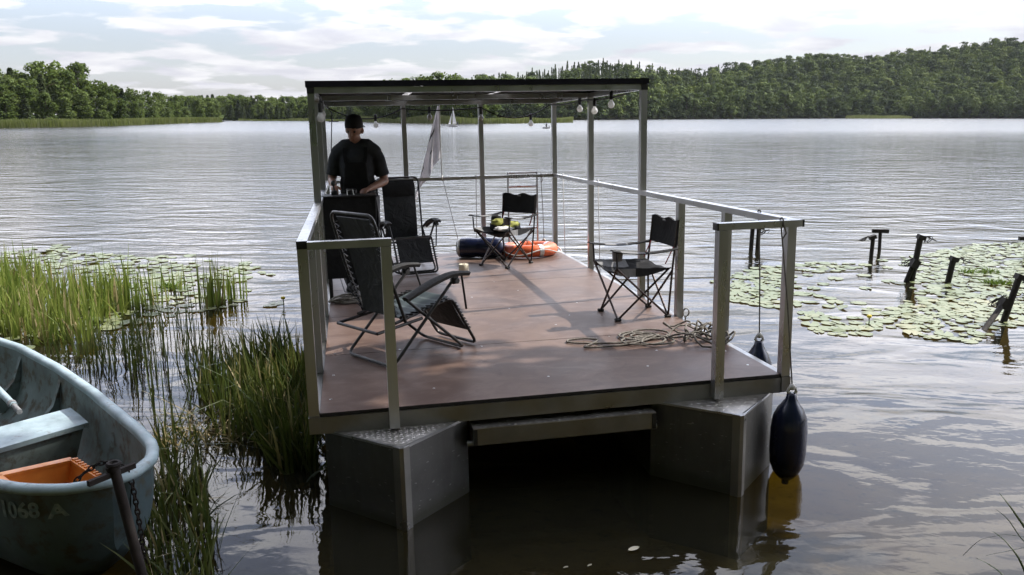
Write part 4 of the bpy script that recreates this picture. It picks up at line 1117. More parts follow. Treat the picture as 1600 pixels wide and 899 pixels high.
# ------------------------------------------------------------------ the man at the helm
def chain(mb, pts, rs, n=12, flat=1.0):
    """a closed tapering limb with round ends"""
    pts = [Vector(p) for p in pts]
    P, Q = [], []
    d0 = (pts[0]-pts[1]).normalized(); d1 = (pts[-1]-pts[-2]).normalized()
    for k in (1.0, .8, .45): P.append(pts[0]+d0*rs[0]*k*.9); Q.append(rs[0]*math.sqrt(max(0.02, 1-k*k)))
    for i, p in enumerate(pts): P.append(p); Q.append(rs[i])
    for k in (.45, .8, 1.0): P.append(pts[-1]+d1*rs[-1]*k*.9); Q.append(rs[-1]*math.sqrt(max(0.02, 1-k*k)))
    mb.tube(P, Q, n, flat=flat)
def fuse(mb, name, mat, parent, voxel, smooth=2):
    """many closed shapes -> one continuous surface"""
    me = mb.mesh(name+'_raw', mat); o = bpy.data.objects.new(name+'_raw', me); COL.objects.link(o)
    r = o.modifiers.new('r', 'REMESH'); r.mode = 'VOXEL'; r.voxel_size = voxel; r.use_smooth_shade = True
    s = o.modifiers.new('s', 'SMOOTH'); s.iterations = smooth; s.factor = .5
    dg = bpy.context.evaluated_depsgraph_get(); dg.update()
    me2 = bpy.data.meshes.new_from_object(o.evaluated_get(dg)); me2.name = name
    if not me2.materials: me2.materials.append(mat)
    bpy.data.objects.remove(o)
    n = bpy.data.objects.new(name, me2); COL.objects.link(n)
    if parent: n.parent = parent
    return n
PM = onraft(.39, 3.72, 0, R(-96))      # +x is where he faces (towards the camera, over the stand)
man = empty('person', PM, 'man in cap, dark T-shirt and bib overalls standing at the helm stand looking down', 'person')
# his right side is y < 0 here -> left in the picture is y<0 ... facing the camera, his right hand is at picture left
b = MB()
SH = 1.405
def mir(s): return s
chain(b, [(0, 0, .93), (0, 0, 1.05), (.005, 0, 1.2), (-.005, 0, 1.34), (-.01, 0, 1.42)], [.145, .135, .15, .155, .11], 16, 1.0)
# flatten the trunk a little front to back
for i, p in enumerate(b.v): b.v[i] = (p[0]*.78, p[1]*1.08, p[2])
for s in (-1, 1):
    chain(b, [(-.01, s*.07, 1.43), (-.012, s*.19, 1.385)], [.075, .068])
    chain(b, [(0, s*.095, .92), (.015, s*.1, .5), (-.01, s*.105, .09)], [.095, .06, .042])           # legs
    chain(b, [(-.03, s*.105, .05), (.06, s*.11, .035), (.16, s*.115, .03)], [.042, .04, .032])        # feet
arm = {-1: [(-.01, -.2, 1.375), (-.02, -.255, 1.12), (.19, -.215, 1.075)], 1: [(-.01, .2, 1.375), (-.03, .265, 1.1), (.2, .13, 1.045)]}
for s in (-1, 1):
    a0, a1, a2 = [Vector(p) for p in arm[s]]
    chain(b, [a0, a0.lerp(a1, .45), a1], [.058, .05, .042]); chain(b, [a1, a1.lerp(a2, .35), a2], [.042, .042, .028])
    d = (a2-a1).normalized(); side = Vector((0, 1, 0)) if abs(d.y) < .7 else Vector((1, 0, 0)); side = (side-d*side.dot(d)).normalized(); up = side.cross(d)
    if up.z < 0: up = -up
    chain(b, [a2+d*.01, a2+d*.05, a2+d*.085], [.028, .036, .034], 10, .6)
    for i, (o_, L) in enumerate(((-.028, .065), (-.010, .078), (.009, .074), (.027, .058))):
        k0 = a2+d*.08+side*o_; k1 = k0+d*L*.45-up*.006; k2 = k1+d*L*.3-up*.022; k3 = k2+d*L*.1-up*.026
        chain(b, [k0, k1, k2, k3], [.0105, .0098, .009, .008], 8)
    ts = -s*1.0
    th = a2+d*.03+side*ts*.026; chain(b, [th, th+d*.03+side*ts*.025-up*.006, th+d*.058+side*ts*.028-up*.02], [.013, .012, .0095], 8)
# neck and head, tilted down towards the controls
HT = T(-.0, 0, 1.455) @ RY(R(14)) @ RZ(R(-14))
def hp(x, y, z): return HT @ Vector((x, y, z))
chain(b, [(-.015, 0, 1.40), hp(.0, 0, .075)], [.062, .056])
def hball(c, sc):
    o0 = len(b.v); b.ball((0, 0, 0), 1, 20, 14, sc)
    for i in range(o0, len(b.v)): b.v[i] = tuple(HT @ (Vector(b.v[i])+Vector(c)))
hball((.012, 0, .19), (.096, .077, .105)); hball((.035, 0, .115), (.066, .056, .062)); hball((.073, 0, .078), (.026, .03, .022))   # skull, jaw, chin
chain(b, [hp(.103, 0, .178), hp(.116, 0, .155), hp(.125, 0, .135)], [.010, .013, .017], 8)                     # nose
chain(b, [hp(.098, -.022, .102), hp(.106, 0, .103), hp(.098, .022, .102)], [.007, .009, .007], 8)              # lips
chain(b, [hp(.094, -.045, .19), hp(.108, 0, .193), hp(.094, .045, .19)], [.011, .012, .011], 8)                # brow
for s in (-1, 1):
    chain(b, [hp(.0, s*.08, .175), hp(-.006, s*.084, .15), hp(.004, s*.08, .128)], [.014, .014, .009], 8)      # ears
body = fuse(b, 'body', M['skin'], man, .0075, 3)
for s in (-1, 1):
    q = MB(); q.ball(hp(.093, s*.031, .166), .0125, 10, 8); q.build('eye', M['dark_cloth'], man, True, None)
# clothes as slightly larger closed shells
c = MB()
chain(c, [(0, 0, .96), (0, 0, 1.05), (.005, 0, 1.2), (-.005, 0, 1.34), (-.01, 0, 1.415)], [.15, .145, .156, .16, .108], 18)
for i, p in enumerate(c.v): c.v[i] = (p[0]*.9, p[1]*1.06, p[2])
for s in (-1, 1):
    a0, a1, a2 = [Vector(p) for p in arm[s]]
    chain(c, [(-.01, s*.03, 1.44), (-.012, s*.1, 1.435), (-.012, s*.175, 1.385)], [.09, .093, .083])
    c.tube([a0+Vector((0, -s*.03, .03)), a0.lerp(a1, .2), a0.lerp(a1, .6), a0.lerp(a1, .8)], [.07, .07, .066, .071], 14)
c.tube([(-.012, 0, 1.40), hp(-.004, 0, .025)], [.095, .074], 14)
fuse(c, 'shirt', M['shirt'], man, .011, 4)
q = MB(); q.sheet([[(.128-.012*abs(y)/.1, y*1.4, z) for y in (-.05, -.02, .02, .05)] for z in (1.30, 1.315, 1.33)], .004); q.build('shirt_print', M['cloth_grey'], man, True)
c = MB()
chain(c, [(0, 0, .9), (0, 0, 1.0), (.008, 0, 1.1)], [.16, .168, .168], 18)
for i, p in enumerate(c.v): c.v[i] = (p[0]*.86, p[1]*1.06, p[2])
for s in (-1, 1):
    c.tube([(0, s*.09, .95), (.015, s*.1, .5), (-.008, s*.105, .06)], [.118, .088, .075], 14)
c.add([(.105, -.13, 1.02), (.105, .13, 1.02), (.125, .105, 1.3), (.125, -.105, 1.3), (.15, -.13, 1.02), (.15, .13, 1.02), (.148, .105, 1.3), (.148, -.105, 1.3)], [(3, 2, 1, 0), (4, 5, 6, 7), (0, 1, 5, 4), (1, 2, 6, 5), (2, 3, 7, 6), (3, 0, 4, 7)])
ov = fuse(c, 'overalls', M['overall'], man, .011, 4)
for s in (-1, 1):
    q = MB(); q.sheet([[(x, s*(y-.018), z), (x, s*(y+.018), z)] for x, y, z in ((.14, .09, 1.29), (.125, .1, 1.36), (.075, .1, 1.44), (.0, .095, 1.482), (-.09, .09, 1.44), (-.14, .08, 1.3))], .006); q.build('brace', M['overall'], ov, True)
# backwards cap
cp = MB()
prof = [(.101-.0, -.012), (.101, .02), (.096, .055), (.078, .088), (.045, .104), (.006, .108)]
o0 = len(cp.v); cp.lathe(prof, 24)
for i in range(o0, len(cp.v)): v = cp.v[i]; cp.v[i] = tuple(HT @ Vector((v[0]*1.03+.008, v[1]*.86, v[2]+.205)))
g = []
for i in range(5):
    k = i/4; g.append([HT @ Vector((-.085-.07*k, (j/4-1)*.075*(1-.25*k), .2-.03*k-.02*abs(j/4-1)**2)) for j in range(9)])
cp.sheet(g, .006)
cp.build('cap', M['overall'], man, True, R(50))
c = MB(); c.lathe([(.02, -.05), (.084, -.04), (.088, .0), (.085, .03)], 20, HT @ T(-.012, 0, .185) @ Matrix.Diagonal((1, .94, 1, 1))); c.build('hair', M['hair'], man, True, None)
for s in (-1, 1):
    q = MB(); chain(q, [(-.045, s*.105, .045), (.05, s*.112, .045), (.18, s*.118, .038)], [.052, .052, .042], 14); q.build('shoe', M['rubber'], man, True, None)

# ------------------------------------------------------------------ rowing boat at the bank
BA = Vector((-.79, .613, 0)).normalized(); BN = Vector((BA.y, -BA.x, 0))   # towards the stern; BN points to the far side
BN = Vector((.613, .79, 0)).normalized()
BOW = Vector((-1.86, 3.53, 0))
BM = Matrix((( BA.x, BN.x, 0, BOW.x), (BA.y, BN.y, 0, BOW.y), (0, 0, 1, 0), (0, 0, 0, 1)))
boat = empty('rowing_boat', BM, 'weathered pale blue rowing boat with a bench, moored in the reeds at the bank', 'rowing boat')
def bw(s): return interp([(0, .045), (.03, .11), (.1, .20), (.2, .27), (.35, .335), (.6, .40), (.95, .47), (1.5, .57), (2.2, .66), (3.0, .71), (4.3, .62)], s)
def bz(s): return .52+.06*max(0, 1-s/1.5)**2
def hullp(s, k, ins=0.0):
    """k 0 at the gunwale .. 1 at the keel line (one side, +)"""
    w = bw(s); zt = bz(s); zk = -.12+.28*max(0, 1-s/.5)**2
    th = k*PI/2
    return Vector((s+ins*.5*max(0, 1-s*2)+.12*k*k*max(0, 1-s/.7), max(0, (w-ins))*(1-.30*k*k-.7*k**6), zt+(zk+ins-zt)*(k**.9)))
SS = [0, .02, .05, .1, .16, .24, .34, .46, .6, .8, 1.0, 1.25, 1.5, 1.8, 2.2, 2.6, 3.0, 3.5, 4.0, 4.3]
KS = [i/10 for i in range(11)]
def skin(ins, name, mat, flip):
    q = MB(); ks = [(-1, k) for k in KS[::-1]]+[(1, k) for k in KS]
    vs = []
    s0 = 0 if ins == 0 else .03
    for s in SS:
        s = max(s, s0)
        for sd, k in ((1, k) for k in KS): p = hullp(s, k, ins); vs.append((p.x, p.y, p.z))
        for sd, k in ((-1, k) for k in KS[::-1]): p = hullp(s, k, ins); vs.append((p.x, -p.y, p.z))
    n = 2*len(KS); fs = []
    for i in range(len(SS)-1):
        for j in range(n-1):
            f = (i*n+j, i*n+j+1, (i+1)*n+j+1, (i+1)*n+j); fs.append(f[::-1] if flip else f)
    last = tuple((len(SS)-1)*n+j for j in range(n)); fs.append(last)
    fs.append(tuple(range(n)))
    q.add(vs, fs); return q.build(name, mat, boat, True, R(60))
hull = skin(0, 'hull', M['boat_out'], False); skin(.028, 'inner_hull', M['boat_in'], True)
# gunwale: a rounded rim that wraps the bow
def gpt(s, sd): return Vector((s, sd*bw(s), bz(s)))
rim = [gpt(s, 1) for s in SS[::-1]]+[gpt(s, -1) for s in SS]
q = MB()
vs = []; n = 8
for i, p in enumerate(rim):
    t = (rim[min(i+1, len(rim)-1)]-rim[max(i-1, 0)]).normalized(); side = Vector((t.y, -t.x, 0)).normalized()
    for dx, dz in ((-.032, .0), (-.027, .016), (0, .024), (.026, .018), (.031, .004), (.028, -.022), (.01, -.027), (-.028, -.016)):
        vs.append(p-side*dx+Vector((0, 0, dz)))
q.add(vs, [(i*n+j, i*n+(j+1) % n, (i+1)*n+(j+1) % n, (i+1)*n+j) for i in range(len(rim)-1) for j in range(n)])
q.build('gunwale', M['boat_blue'], boat, True, R(60))
# bench across, with its box front; bow deck board
q = MB(); s0, s1 = 1.36, 1.72; zt = .37
g = [[(s, y, zt) for y in [-(bw(s)-.05)*.93, -.2, 0, .2, (bw(s)-.05)*.93]] for s in (s0, (s0+s1)/2, s1)]
q.sheet(g, .03); th = q.build('bench', M['boat_blue'], boat)
q = MB(); y0 = (bw(s0)-.06)*.9
q.add([(s0+.02, -y0, zt-.016), (s0+.02, y0, zt-.016), (s0+.02, y0*.72, .0), (s0+.02, -y0*.72, .0), (s0+.05, -y0, zt-.016), (s0+.05, y0, zt-.016), (s0+.05, y0*.72, 0), (s0+.05, -y0*.72, 0)], [(0, 1, 2, 3), (7, 6, 5, 4), (0, 4, 5, 1), (2, 6, 7, 3), (1, 5, 6, 2), (3, 7, 4, 0)])
q.build('bench_front', M['boat_in'], th)
q = MB(); g = [[(s, (j/4-1)*(bw(s)-.03)*.55, .14) for j in range(9)] for s in (.36, .7, 1.0, 1.38)]; q.sheet(g, .02); q.build('floor_board', M['boat_in'], boat)
q = MB(); g = [[(s, (j/3-1)*(bw(s)-.03)*.9, .40) for j in range(7)] for s in (.1, .2, .32)]; q.sheet(g, .02); q.build('bow_seat', M['boat_in'], boat)
for s in (2.1, 2.9):
    q = MB(); w = bw(s)
    q.add([(s-.02, w-.03, .47), (s-.02, w-.1, .3), (s-.02, w-.3, .1), (s-.02, w-.1, .05), (s+.02, w-.03, .47), (s+.02, w-.1, .3), (s+.02, w-.3, .1), (s+.02, w-.1, .05)], [(0, 1, 2, 3), (7, 6, 5, 4), (0, 4, 5, 1), (1, 5, 6, 2), (2, 6, 7, 3), (3, 7, 4, 0)]); q.build('knee', M['boat_in'], boat)
# registration painted on the near side
def boat_text(txt, s_right, size, drop, name):
    cu = bpy.data.curves.new(name, 'FONT'); cu.body = txt; cu.size = size; cu.resolution_u = 3; cu.offset = .004
    to = bpy.data.objects.new(name, cu); COL.objects.link(to)
    dg = bpy.context.evaluated_depsgraph_get(); dg.update(); me = bpy.data.meshes.new_from_object(to.evaluated_get(dg)); bpy.data.objects.remove(to)
    import bmesh
    bmm = bmesh.new(); bmm.from_mesh(me); bmesh.ops.subdivide_edges(bmm, edges=bmm.edges, cuts=2, use_grid_fill=False); bmesh.ops.triangulate(bmm, faces=bmm.faces)
    wmax = max(v.co.x for v in bmm.verts)
    for v in bmm.verts:
        s = s_right+(wmax-v.co.x); depth = drop+size*.7-v.co.y
        k = max(0.0, depth/(bz(s)+.12))**(1/.9); p = hullp(s, k)
        v.co = Vector((p.x-.001, -p.y-.004, p.z))
    bmm.to_mesh(me); bmm.free(); me.materials.clear(); me.materials.append(M['boat_text'])
    o = bpy.data.objects.new(name, me); COL.objects.link(o); o.parent = hull; return o
boat_text('1068', .225, .12, .075, 'registration_number'); boat_text('A', .10, .12, .09, 'registration_letter')
# wire twisted round the gunwale
q = MB()
for s in (.52, .545, .6):
    q.tube([Vector((s+.01*math.sin(a*2), -bw(s)-.046*math.cos(a), bz(s)+.042*math.sin(a))) for a in [i*2*PI/14 for i in range(14)]], .003, 5, True)
q.build('wire_tie', M['rust'], boat, True)
# oar lying inside
oa = empty('oar', BM @ T(2.6, .34, .44) @ RZ(R(8)), 'grey wooden oar shaft resting in the rowing boat behind the bench', 'oar')
q = MB(); q.tube([(-.72, 0, .0), (.3, 0, .02), (1.6, 0, .05)], [.022, .024, .022], 10); q.build('shaft', M['boat_blue'], oa, True)
q = MB(); q.tube([(-.86, 0, -.004), (-.72, 0, 0)], .017, 10); q.tube([(-.7, 0, 0), (-.66, 0, .0)], .027, 10); q.build('grip', M['cloth_grey'], oa, True)
# orange crate
ck = empty('crate', BM @ T(.76, -.0, .1) @ RZ(R(-5)) @ RX(R(-8)) @ RY(R(-8)), 'bright orange open plastic crate lying in the bow of the rowing boat', 'crate')
q = MB(); L, Wd, H, t_ = .29, .2, .2, .012
def ringbox(mb, l, w, h, t0, z0=0.0, fl=.03):
    o = [(-l, -w), (l, -w), (l, w), (-l, w)]
    vs = [(x*(1-fl*2), y*(1-fl*3), z0) for x, y in o]+[(x, y, z0+h) for x, y in o]+[(x-t0*(1 if x > 0 else -1), y-t0*(1 if y > 0 else -1), z0+h) for x, y in o]+[((x-t0*(1 if x > 0 else -1))*(1-fl*2), (y-t0*(1 if y > 0 else -1))*(1-fl*3), z0+.012) for x, y in o]
    fs = [(3, 2, 1, 0), (12, 13, 14, 15)]
    for i in range(4):
        j = (i+1) % 4; fs += [(i, j, 4+j, 4+i), (4+i, 4+j, 8+j, 8+i), (8+i, 8+j, 12+j, 12+i)]
    mb.add(vs, fs)
ringbox(q, L, Wd, H, t_); cb_ = q.build('crate_body', M['crate'], ck)
q = MB()
for (a, b_) in (((-L, -Wd), (L, -Wd)), ((L, -Wd), (L, Wd)), ((L, Wd), (-L, Wd)), ((-L, Wd), (-L, -Wd))):
    q.bar((a[0]*1.01, a[1]*1.01, H+.004), (b_[0]*1.01, b_[1]*1.01, H+.004), .04, .018)
for i in range(19):
    for y in (Wd*1.04,): q.box((-L+.02+i*.03, y, H+.016), (.014, .03, .008))
q.build('rim', M['crate'], ck)
q = MB(); blob(q, (-.1, -.05, .06), (.16, .1, .05), 3, amp=.3); q.build('crate_contents', M['boat_in'], ck, True, None)
# mooring stake with cross bar and chain
_t = un(178, 730, .72); _m = un_y(214, 868, _t.y-.1); base = _m+(_m-_t)*.9
ms = empty('mooring_stake', Matrix.Translation(base), 'rusty iron mooring stake with a cross bar in front of the rowing boat bow', 'mooring stake')
top = _t-base
q = MB(); q.tube([Vector((.01, .02, -.5)), Vector((0, 0, 0)), top], .022, 12); q.build('pipe', M['rust'], ms, True)
q = MB(); q.tube([top+Vector((0, 0, -.01)), top+Vector((-.006, -.004, .012))], [.031, .031], 14); q.tube([top+Vector((.024*math.cos(a), .024*math.sin(a), .014)) for a in [i*2*PI/14 for i in range(14)]], .011, 6, True); q.build('collar', M['rust'], ms, True)
cd = (un(207, 722, .76)-un(137, 750, .76)).normalized()
q = MB(); q.bar(top-cd*.125+Vector((0, 0, -.03)), top+cd*.1+Vector((0, 0, -.03)), .02, .025); q.build('cross_bar', M['rust'], ms)
ch = empty('chain', BM @ T(.06, 0, .58), 'dark iron chain draped over the bow rim of the rowing boat', 'chain')
P = [(.12, -.17, -.05), (.09, -.10, .02), (.05, -.045, .062), (.0, .0, .066), (-.055, .03, .04), (-.085, .04, -.03), (-.09, .045, -.12), (-.09, .05, -.22), (-.09, .055, -.33), (-.085, .06, -.45), (-.08, .06, -.57)]
P = [Vector(p) for p in P]; Ls = [0]
for a, b_ in zip(P, P[1:]): Ls.append(Ls[-1]+(b_-a).length)
def along(d_):
    for i in range(len(P)-1):
        if d_ <= Ls[i+1]: return P[i].lerp(P[i+1], (d_-Ls[i])/(Ls[i+1]-Ls[i])), (P[i+1]-P[i]).normalized()
    return P[-1], (P[-1]-P[-2]).normalized()
d_ = .01; i = 0
while d_ < Ls[-1]-.02:
    c0, t0 = along(d_); s0_ = t0.orthogonal().normalized(); s1_ = t0.cross(s0_)
    sd = s0_ if i % 2 else s1_
    q = MB(); q.tube([c0+t0*.019*math.cos(a)+sd*.0105*math.sin(a) for a in [k*2*PI/12 for k in range(12)]], .0042, 5, True); q.build('link', M['rust'], ch, True)
    d_ += .027; i += 1

# ------------------------------------------------------------------ old posts standing in the water
GP = 'remains of an old jetty in the water'
def wire(mb, c, s=.12, seed=0):
    q_ = random.Random(seed)
    for i in range(3):
        a = q_.uniform(0, 6.28); pts = [Vector(c)+Vector((math.cos(a+k*.8)*s*(.3+.7*abs(math.sin(k*.7))), .02*k, math.sin(a+k*1.1)*s*.45)) for k in range(7)]
        mb.tube(pts, .006, 5)
def old_post(u0, v0, u1, v1, r, label, head=None, brace=None, hs=1):
    bp = un(u0, v0, 0); tp = un_y(u1, v1, bp.y)
    rt = empty('old_post', Matrix.Translation(bp), label, 'post', GP)
    d = tp-bp; q = MB(); q.tube([-d.normalized()*.6, Vector((0, 0, 0)), d], r, 10); q.build('pipe', M['oldpost'], rt, True)
    if head == 'tee':
        q = MB(); q.bar(d+Vector((-.13, .02, .02)), d+Vector((.13, -.02, .02)), .07, .06); q.build('cross_plate', M['oldpost'], rt)
    if head == 'clip':
        q = MB(); q.box(d+Vector((.01*hs, 0, -.01)), (.1, .085, .06), RY(R(20*hs))); q.bar(d+Vector((.08*hs, 0, .0)), d+Vector((.22*hs, 0, -.06)), .05, .01); wire(q, d+Vector((.1*hs, -.02, -.04)), .09, int(u0)); q.build('bracket', M['oldpost'], rt)
    if brace:
        b0 = un(brace[0], brace[1], 0)-bp; b1 = un_y(brace[2], brace[3], bp.y-.02)-bp
        q = MB(); q.tube([b0-(b1-b0).normalized()*.6, b0, b1], r*.85, 10); bo = q.build('brace', M['oldpost'], rt, True)
        q = MB(); q.box(b1+Vector((0, -.02, 0)), (.1, .1, .12), RY(R(25))); wire(q, b1+Vector((-.05, -.05, .02)), .13, 3); q.build('bracket', M['oldpost'], bo)
    return rt
old_post(1361, 403, 1364.5, 370, .032, 'thin dark post with a wire clip left of a T topped post', 'clip', hs=-1)
old_post(1374, 391, 1375.5, 363, .028, 'slim post topped by a flat T plate, farthest of the right hand group', 'tee')
old_post(1424, 440, 1438.5, 370, .04, 'tall leaning post with a short brace and wire loop, among the lily pads', 'clip', (1416, 440, 1428, 412))
old_post(1481, 442, 1490, 404, .04, 'single short dark post standing alone in the lily pads', 'clip')
old_post(1568, 503, 1593, 432, .036, 'nearest leaning post propped by a thick slanted brace at right edge', 'clip', (1539, 514, 1568, 474))
old_post(1604, 405, 1606, 375, .04, 'post at the right picture edge whose T plate just shows', 'tee')
bp = un(1173, 389, 0)
rt = empty('old_post', Matrix.Translation(bp), 'pair of dark posts joined by a top plate, seen behind the fender ropes', 'post', GP)
for u_ in (1173.5, 1183.5):
    p = un(u_, 389, 0)-bp; t1 = un_y(u_+2.5, 357, bp.y)-bp
    q = MB(); q.tube([p-Vector((0, 0, .6)), p, t1], .036, 10); q.build('pipe', M['oldpost'], rt, True)
p0 = un_y(1169, 354, bp.y)-bp; p1 = un_y(1194, 356.5, bp.y)-bp
q = MB(); q.bar(p0, p1, .09, .05); wire(q, p1+Vector((.03, -.03, -.08)), .1, 8); q.build('cross_plate', M['oldpost'], rt)

# ------------------------------------------------------------------ boats far out
sb = empty('sailing_boat', T(*un(708, 198, 0)) @ RZ(R(8)), 'small sailing boat with white mainsail and jib out on the lake', 'sailing boat')
def hull_small(L, B, H, mat, parent, z0=-.1):
    q = MB(); n = 13; vs = []
    for i in range(n):
        k = i/(n-1); x = -L/2+L*k; w = B/2*math.sin(PI*(.12+.88*(1-abs(2*k-1.1)/1.1)) *.5)*(1 if k > .1 else .9)
        for sd, zz_, f in ((-1, H+.1*abs(k-.5), 1), (-1, z0, .55), (1, z0, .55), (1, H+.1*abs(k-.5), 1)): vs.append((x, sd*w*f, zz_))
    q.add(vs, [(i*4+j, i*4+j+1, (i+1)*4+j+1, (i+1)*4+j) for i in range(n-1) for j in range(3)]+[(i*4+3, i*4, (i+1)*4, (i+1)*4+3) for i in range(n-1)]+[(0, 1, 2, 3)[::-1], (4*n-4, 4*n-3, 4*n-2, 4*n-1)])
    return q.build('hull', mat, parent, True, R(50))
hull_small(1.95, .8, .3, M['gel'], sb)
q = MB(); q.box((0, 0, .05), (1.8, .74, .12)); q.build('waterline_band', M['grey_gel'], sb)
q = MB(); q.tube([(-.12, 0, .3), (-.02, 0, 3.75)], .025, 6); q.tube([(-.12, 0, .48), (.68, .1, .5)], .02, 6); q.build('mast', M['gunmetal'], sb)
def sail(mb, A, B_, C_, belly, n=8):
    A, B_, C_ = Vector(A), Vector(B_), Vector(C_); g = []
    for i in range(n+1):
        a = i/n; l, r_ = A.lerp(C_, a), B_.lerp(C_, a); g.append([l.lerp(r_, j/5)+Vector((0, belly*math.sin(PI*j/5)*(1-a)*math.sin(PI*min(1, .3+a)), 0)) for j in range(6)])
    mb.sheet(g, .012)
q = MB(); sail(q, (-.1, 0, .52), (.66, .1, .54), (.0, 0, 3.65), .14); q.build('mainsail', M['sail'], sb, True, None)
q = MB(); sail(q, (-.92, 0, .42), (-.42, .08, .46), (-.2, 0, 2.6), .1); q.build('jib', M['sail'], sb, True, None)
q = MB(); blob(q, (.86, 0, .42), (.16, .16, .3), 2); q.ball((.86, 0, .8), .11); q.build('crew', M['dark_cloth'], sb, True, None)
mbt = empty('small_boat', T(*un(853, 201, 0)) @ RZ(R(5)), 'tiny white boat with a figure aboard, seen beside the rear right post', 'boat')
hull_small(1.15, .6, .22, M['gel'], mbt); q = MB(); q.box((0, 0, .03), (1.05, .5, .1)); q.build('waterline_band', M['grey_gel'], mbt)
q = MB(); blob(q, (.08, 0, .5), (.13, .13, .33), 6); q.ball((.08, 0, .95), .1); q.build('occupant', M['dark_cloth'], mbt, True, None)
q = MB(); q.box((.62, 0, .3), (.2, .3, .55), ch=.05); q.build('engine', M['gel'], mbt)
rb = empty('small_boat', T(*un(521, 190.8, 0)) @ RZ(R(2)), 'distant dark rowing boat left of the standing man', 'boat')
hull_small(3.2, 1.0, .3, M['dark_cloth'], rb); q = MB(); blob(q, (-.3, 0, .5), (.25, .25, .4), 6); q.build('occupant', M['dark_cloth'], rb, True, None)
# ------------------------------------------------------------------ reeds and lily pads
def inpoly(p, poly):
    x, y = p; c = False; n = len(poly)
    for i in range(n):
        x1, y1 = poly[i]; x2, y2 = poly[i-1]
        if (y1 > y) != (y2 > y) and x < (x2-x1)*(y-y1)/(y2-y1)+x1: c = not c
    return c
def wpoly(px): return [tuple(un(u, v, 0)[:2]) for u, v in px]
def scatter(poly, n, q, dens=None):
    xs_ = [p[0] for p in poly]; ys_ = [p[1] for p in poly]; out = []; t = 0
    while len(out) < n and t < n*60:
        t += 1; p = (q.uniform(min(xs_), max(xs_)), q.uniform(min(ys_), max(ys_)))
        if inpoly(p, poly) and (dens is None or q.random() < dens(*p)): out.append(p)
    return out
def blades(pts, hmin, hmax, wid, q, lean=.25, curl=.5, z0=-.12, mats=1, bias=(0, 0)):
    """leaf blades: tapered, bent strips; returns arrays"""
    V, F, MI = [], [], []
    for (x, y) in pts:
        h = q.uniform(hmin, hmax); a = q.uniform(0, 2*PI); ln = abs(q.gauss(0, lean)); w = wid*q.uniform(.6, 1.3)
        dx, dy = math.cos(a)*ln+bias[0], math.sin(a)*ln+bias[1]; tw = q.uniform(0, PI); cu = curl*q.random()**2
        fold = q.random() < .16; fk = q.uniform(.45, .75)
        b = len(V); N = 6
        for i in range(N):
            k = i/(N-1); z = z0+(h-z0)*(k-cu*.35*k**3); r = (k+cu*k**2.5*1.4)*h
            if fold and k > fk: z -= (k-fk)*h*1.1; r += (k-fk)*h*.5
            cx, cy = x+dx*r, y+dy*r; ww = w*(1-k**2.2)*.5+.0006
            ox, oy = math.cos(tw+k*.7)*ww, math.sin(tw+k*.7)*ww
            V += [(cx-ox, cy-oy, z), (cx+ox, cy+oy, z)]
        mi = 1 if (mats > 1 and q.random() < .13) else 0
        for i in range(N-1): F.append((b+2*i, b+2*i+1, b+2*i+3, b+2*i+2)); MI.append(mi)
    return np.array(V), np.array(F), MI
def blade_obj(name, sets, mats, M_=None):
    Vs, Fs, Ms, o = [], [], [], 0
    for V, F, MI in sets: Vs.append(V); Fs.append(F+o); Ms += MI; o += len(V)
    V = np.concatenate(Vs); 
    if M_ is not None: V = V-np.array(M_.translation)
    me = np_mesh(name, V, np.concatenate(Fs), mats)
    me.polygons.foreach_set('material_index', Ms)
    return link(name, me, None, M_)
q = random.Random(21)
LB = wpoly([(-160, 480), (-120, 440), (0, 437), (60, 440), (130, 452), (205, 462), (200, 490), (165, 505), (140, 535), (60, 540), (-60, 520)])
def dl(x, y): return .35+.65*max(0, min(1, .5+1.6*mnoise.noise(Vector((x*1.1, y*1.1, 3)))))
ob = blade_obj('reed_bed', [blades(scatter(LB, 1550, q, dl), .24, .56, .024, q, .2, .6, mats=2), blades(scatter(LB, 260, q, dl), .2, .45, .02, q, .7, 1.0, mats=2), blades(scatter(LB, 160, q), .55, .74, .014, q, .1, .2, mats=2)], [M['reed'], M['reed_dry']])
tag(ob, 'sunlit green bed of sedge standing in the water behind the rowing boat', 'reeds', kind='stuff')
# three upright clumps among the lily pads and a thin one
for i, (u, v, w, n, h, lab) in enumerate(((222, 478, .2, 60, .6, 'upright sedge clump at the right edge of the left sedge bed'), (328, 478, .15, 48, .68, 'tallest upright sedge clump standing in the left lily pads'), (366, 466, .17, 48, .52, 'rightmost short sedge clump in the left lily pads'), (285, 452, .11, 16, .44, 'thin sparse sedge clump between the taller clumps'))):
    c = un(u, v, 0); pts = [(c.x+q.gauss(0, w*.55), c.y+q.gauss(0, w*.7)) for _ in range(n)]
    ob = blade_obj('sedge_clump', [blades(pts, h*.55, h*1.05, .018, q, .09, .25, mats=2)], [M['reed'], M['reed_dry']], Matrix.Translation(c))
    tag(ob, lab, 'reed clump', 'sedge clumps among the lily pads')
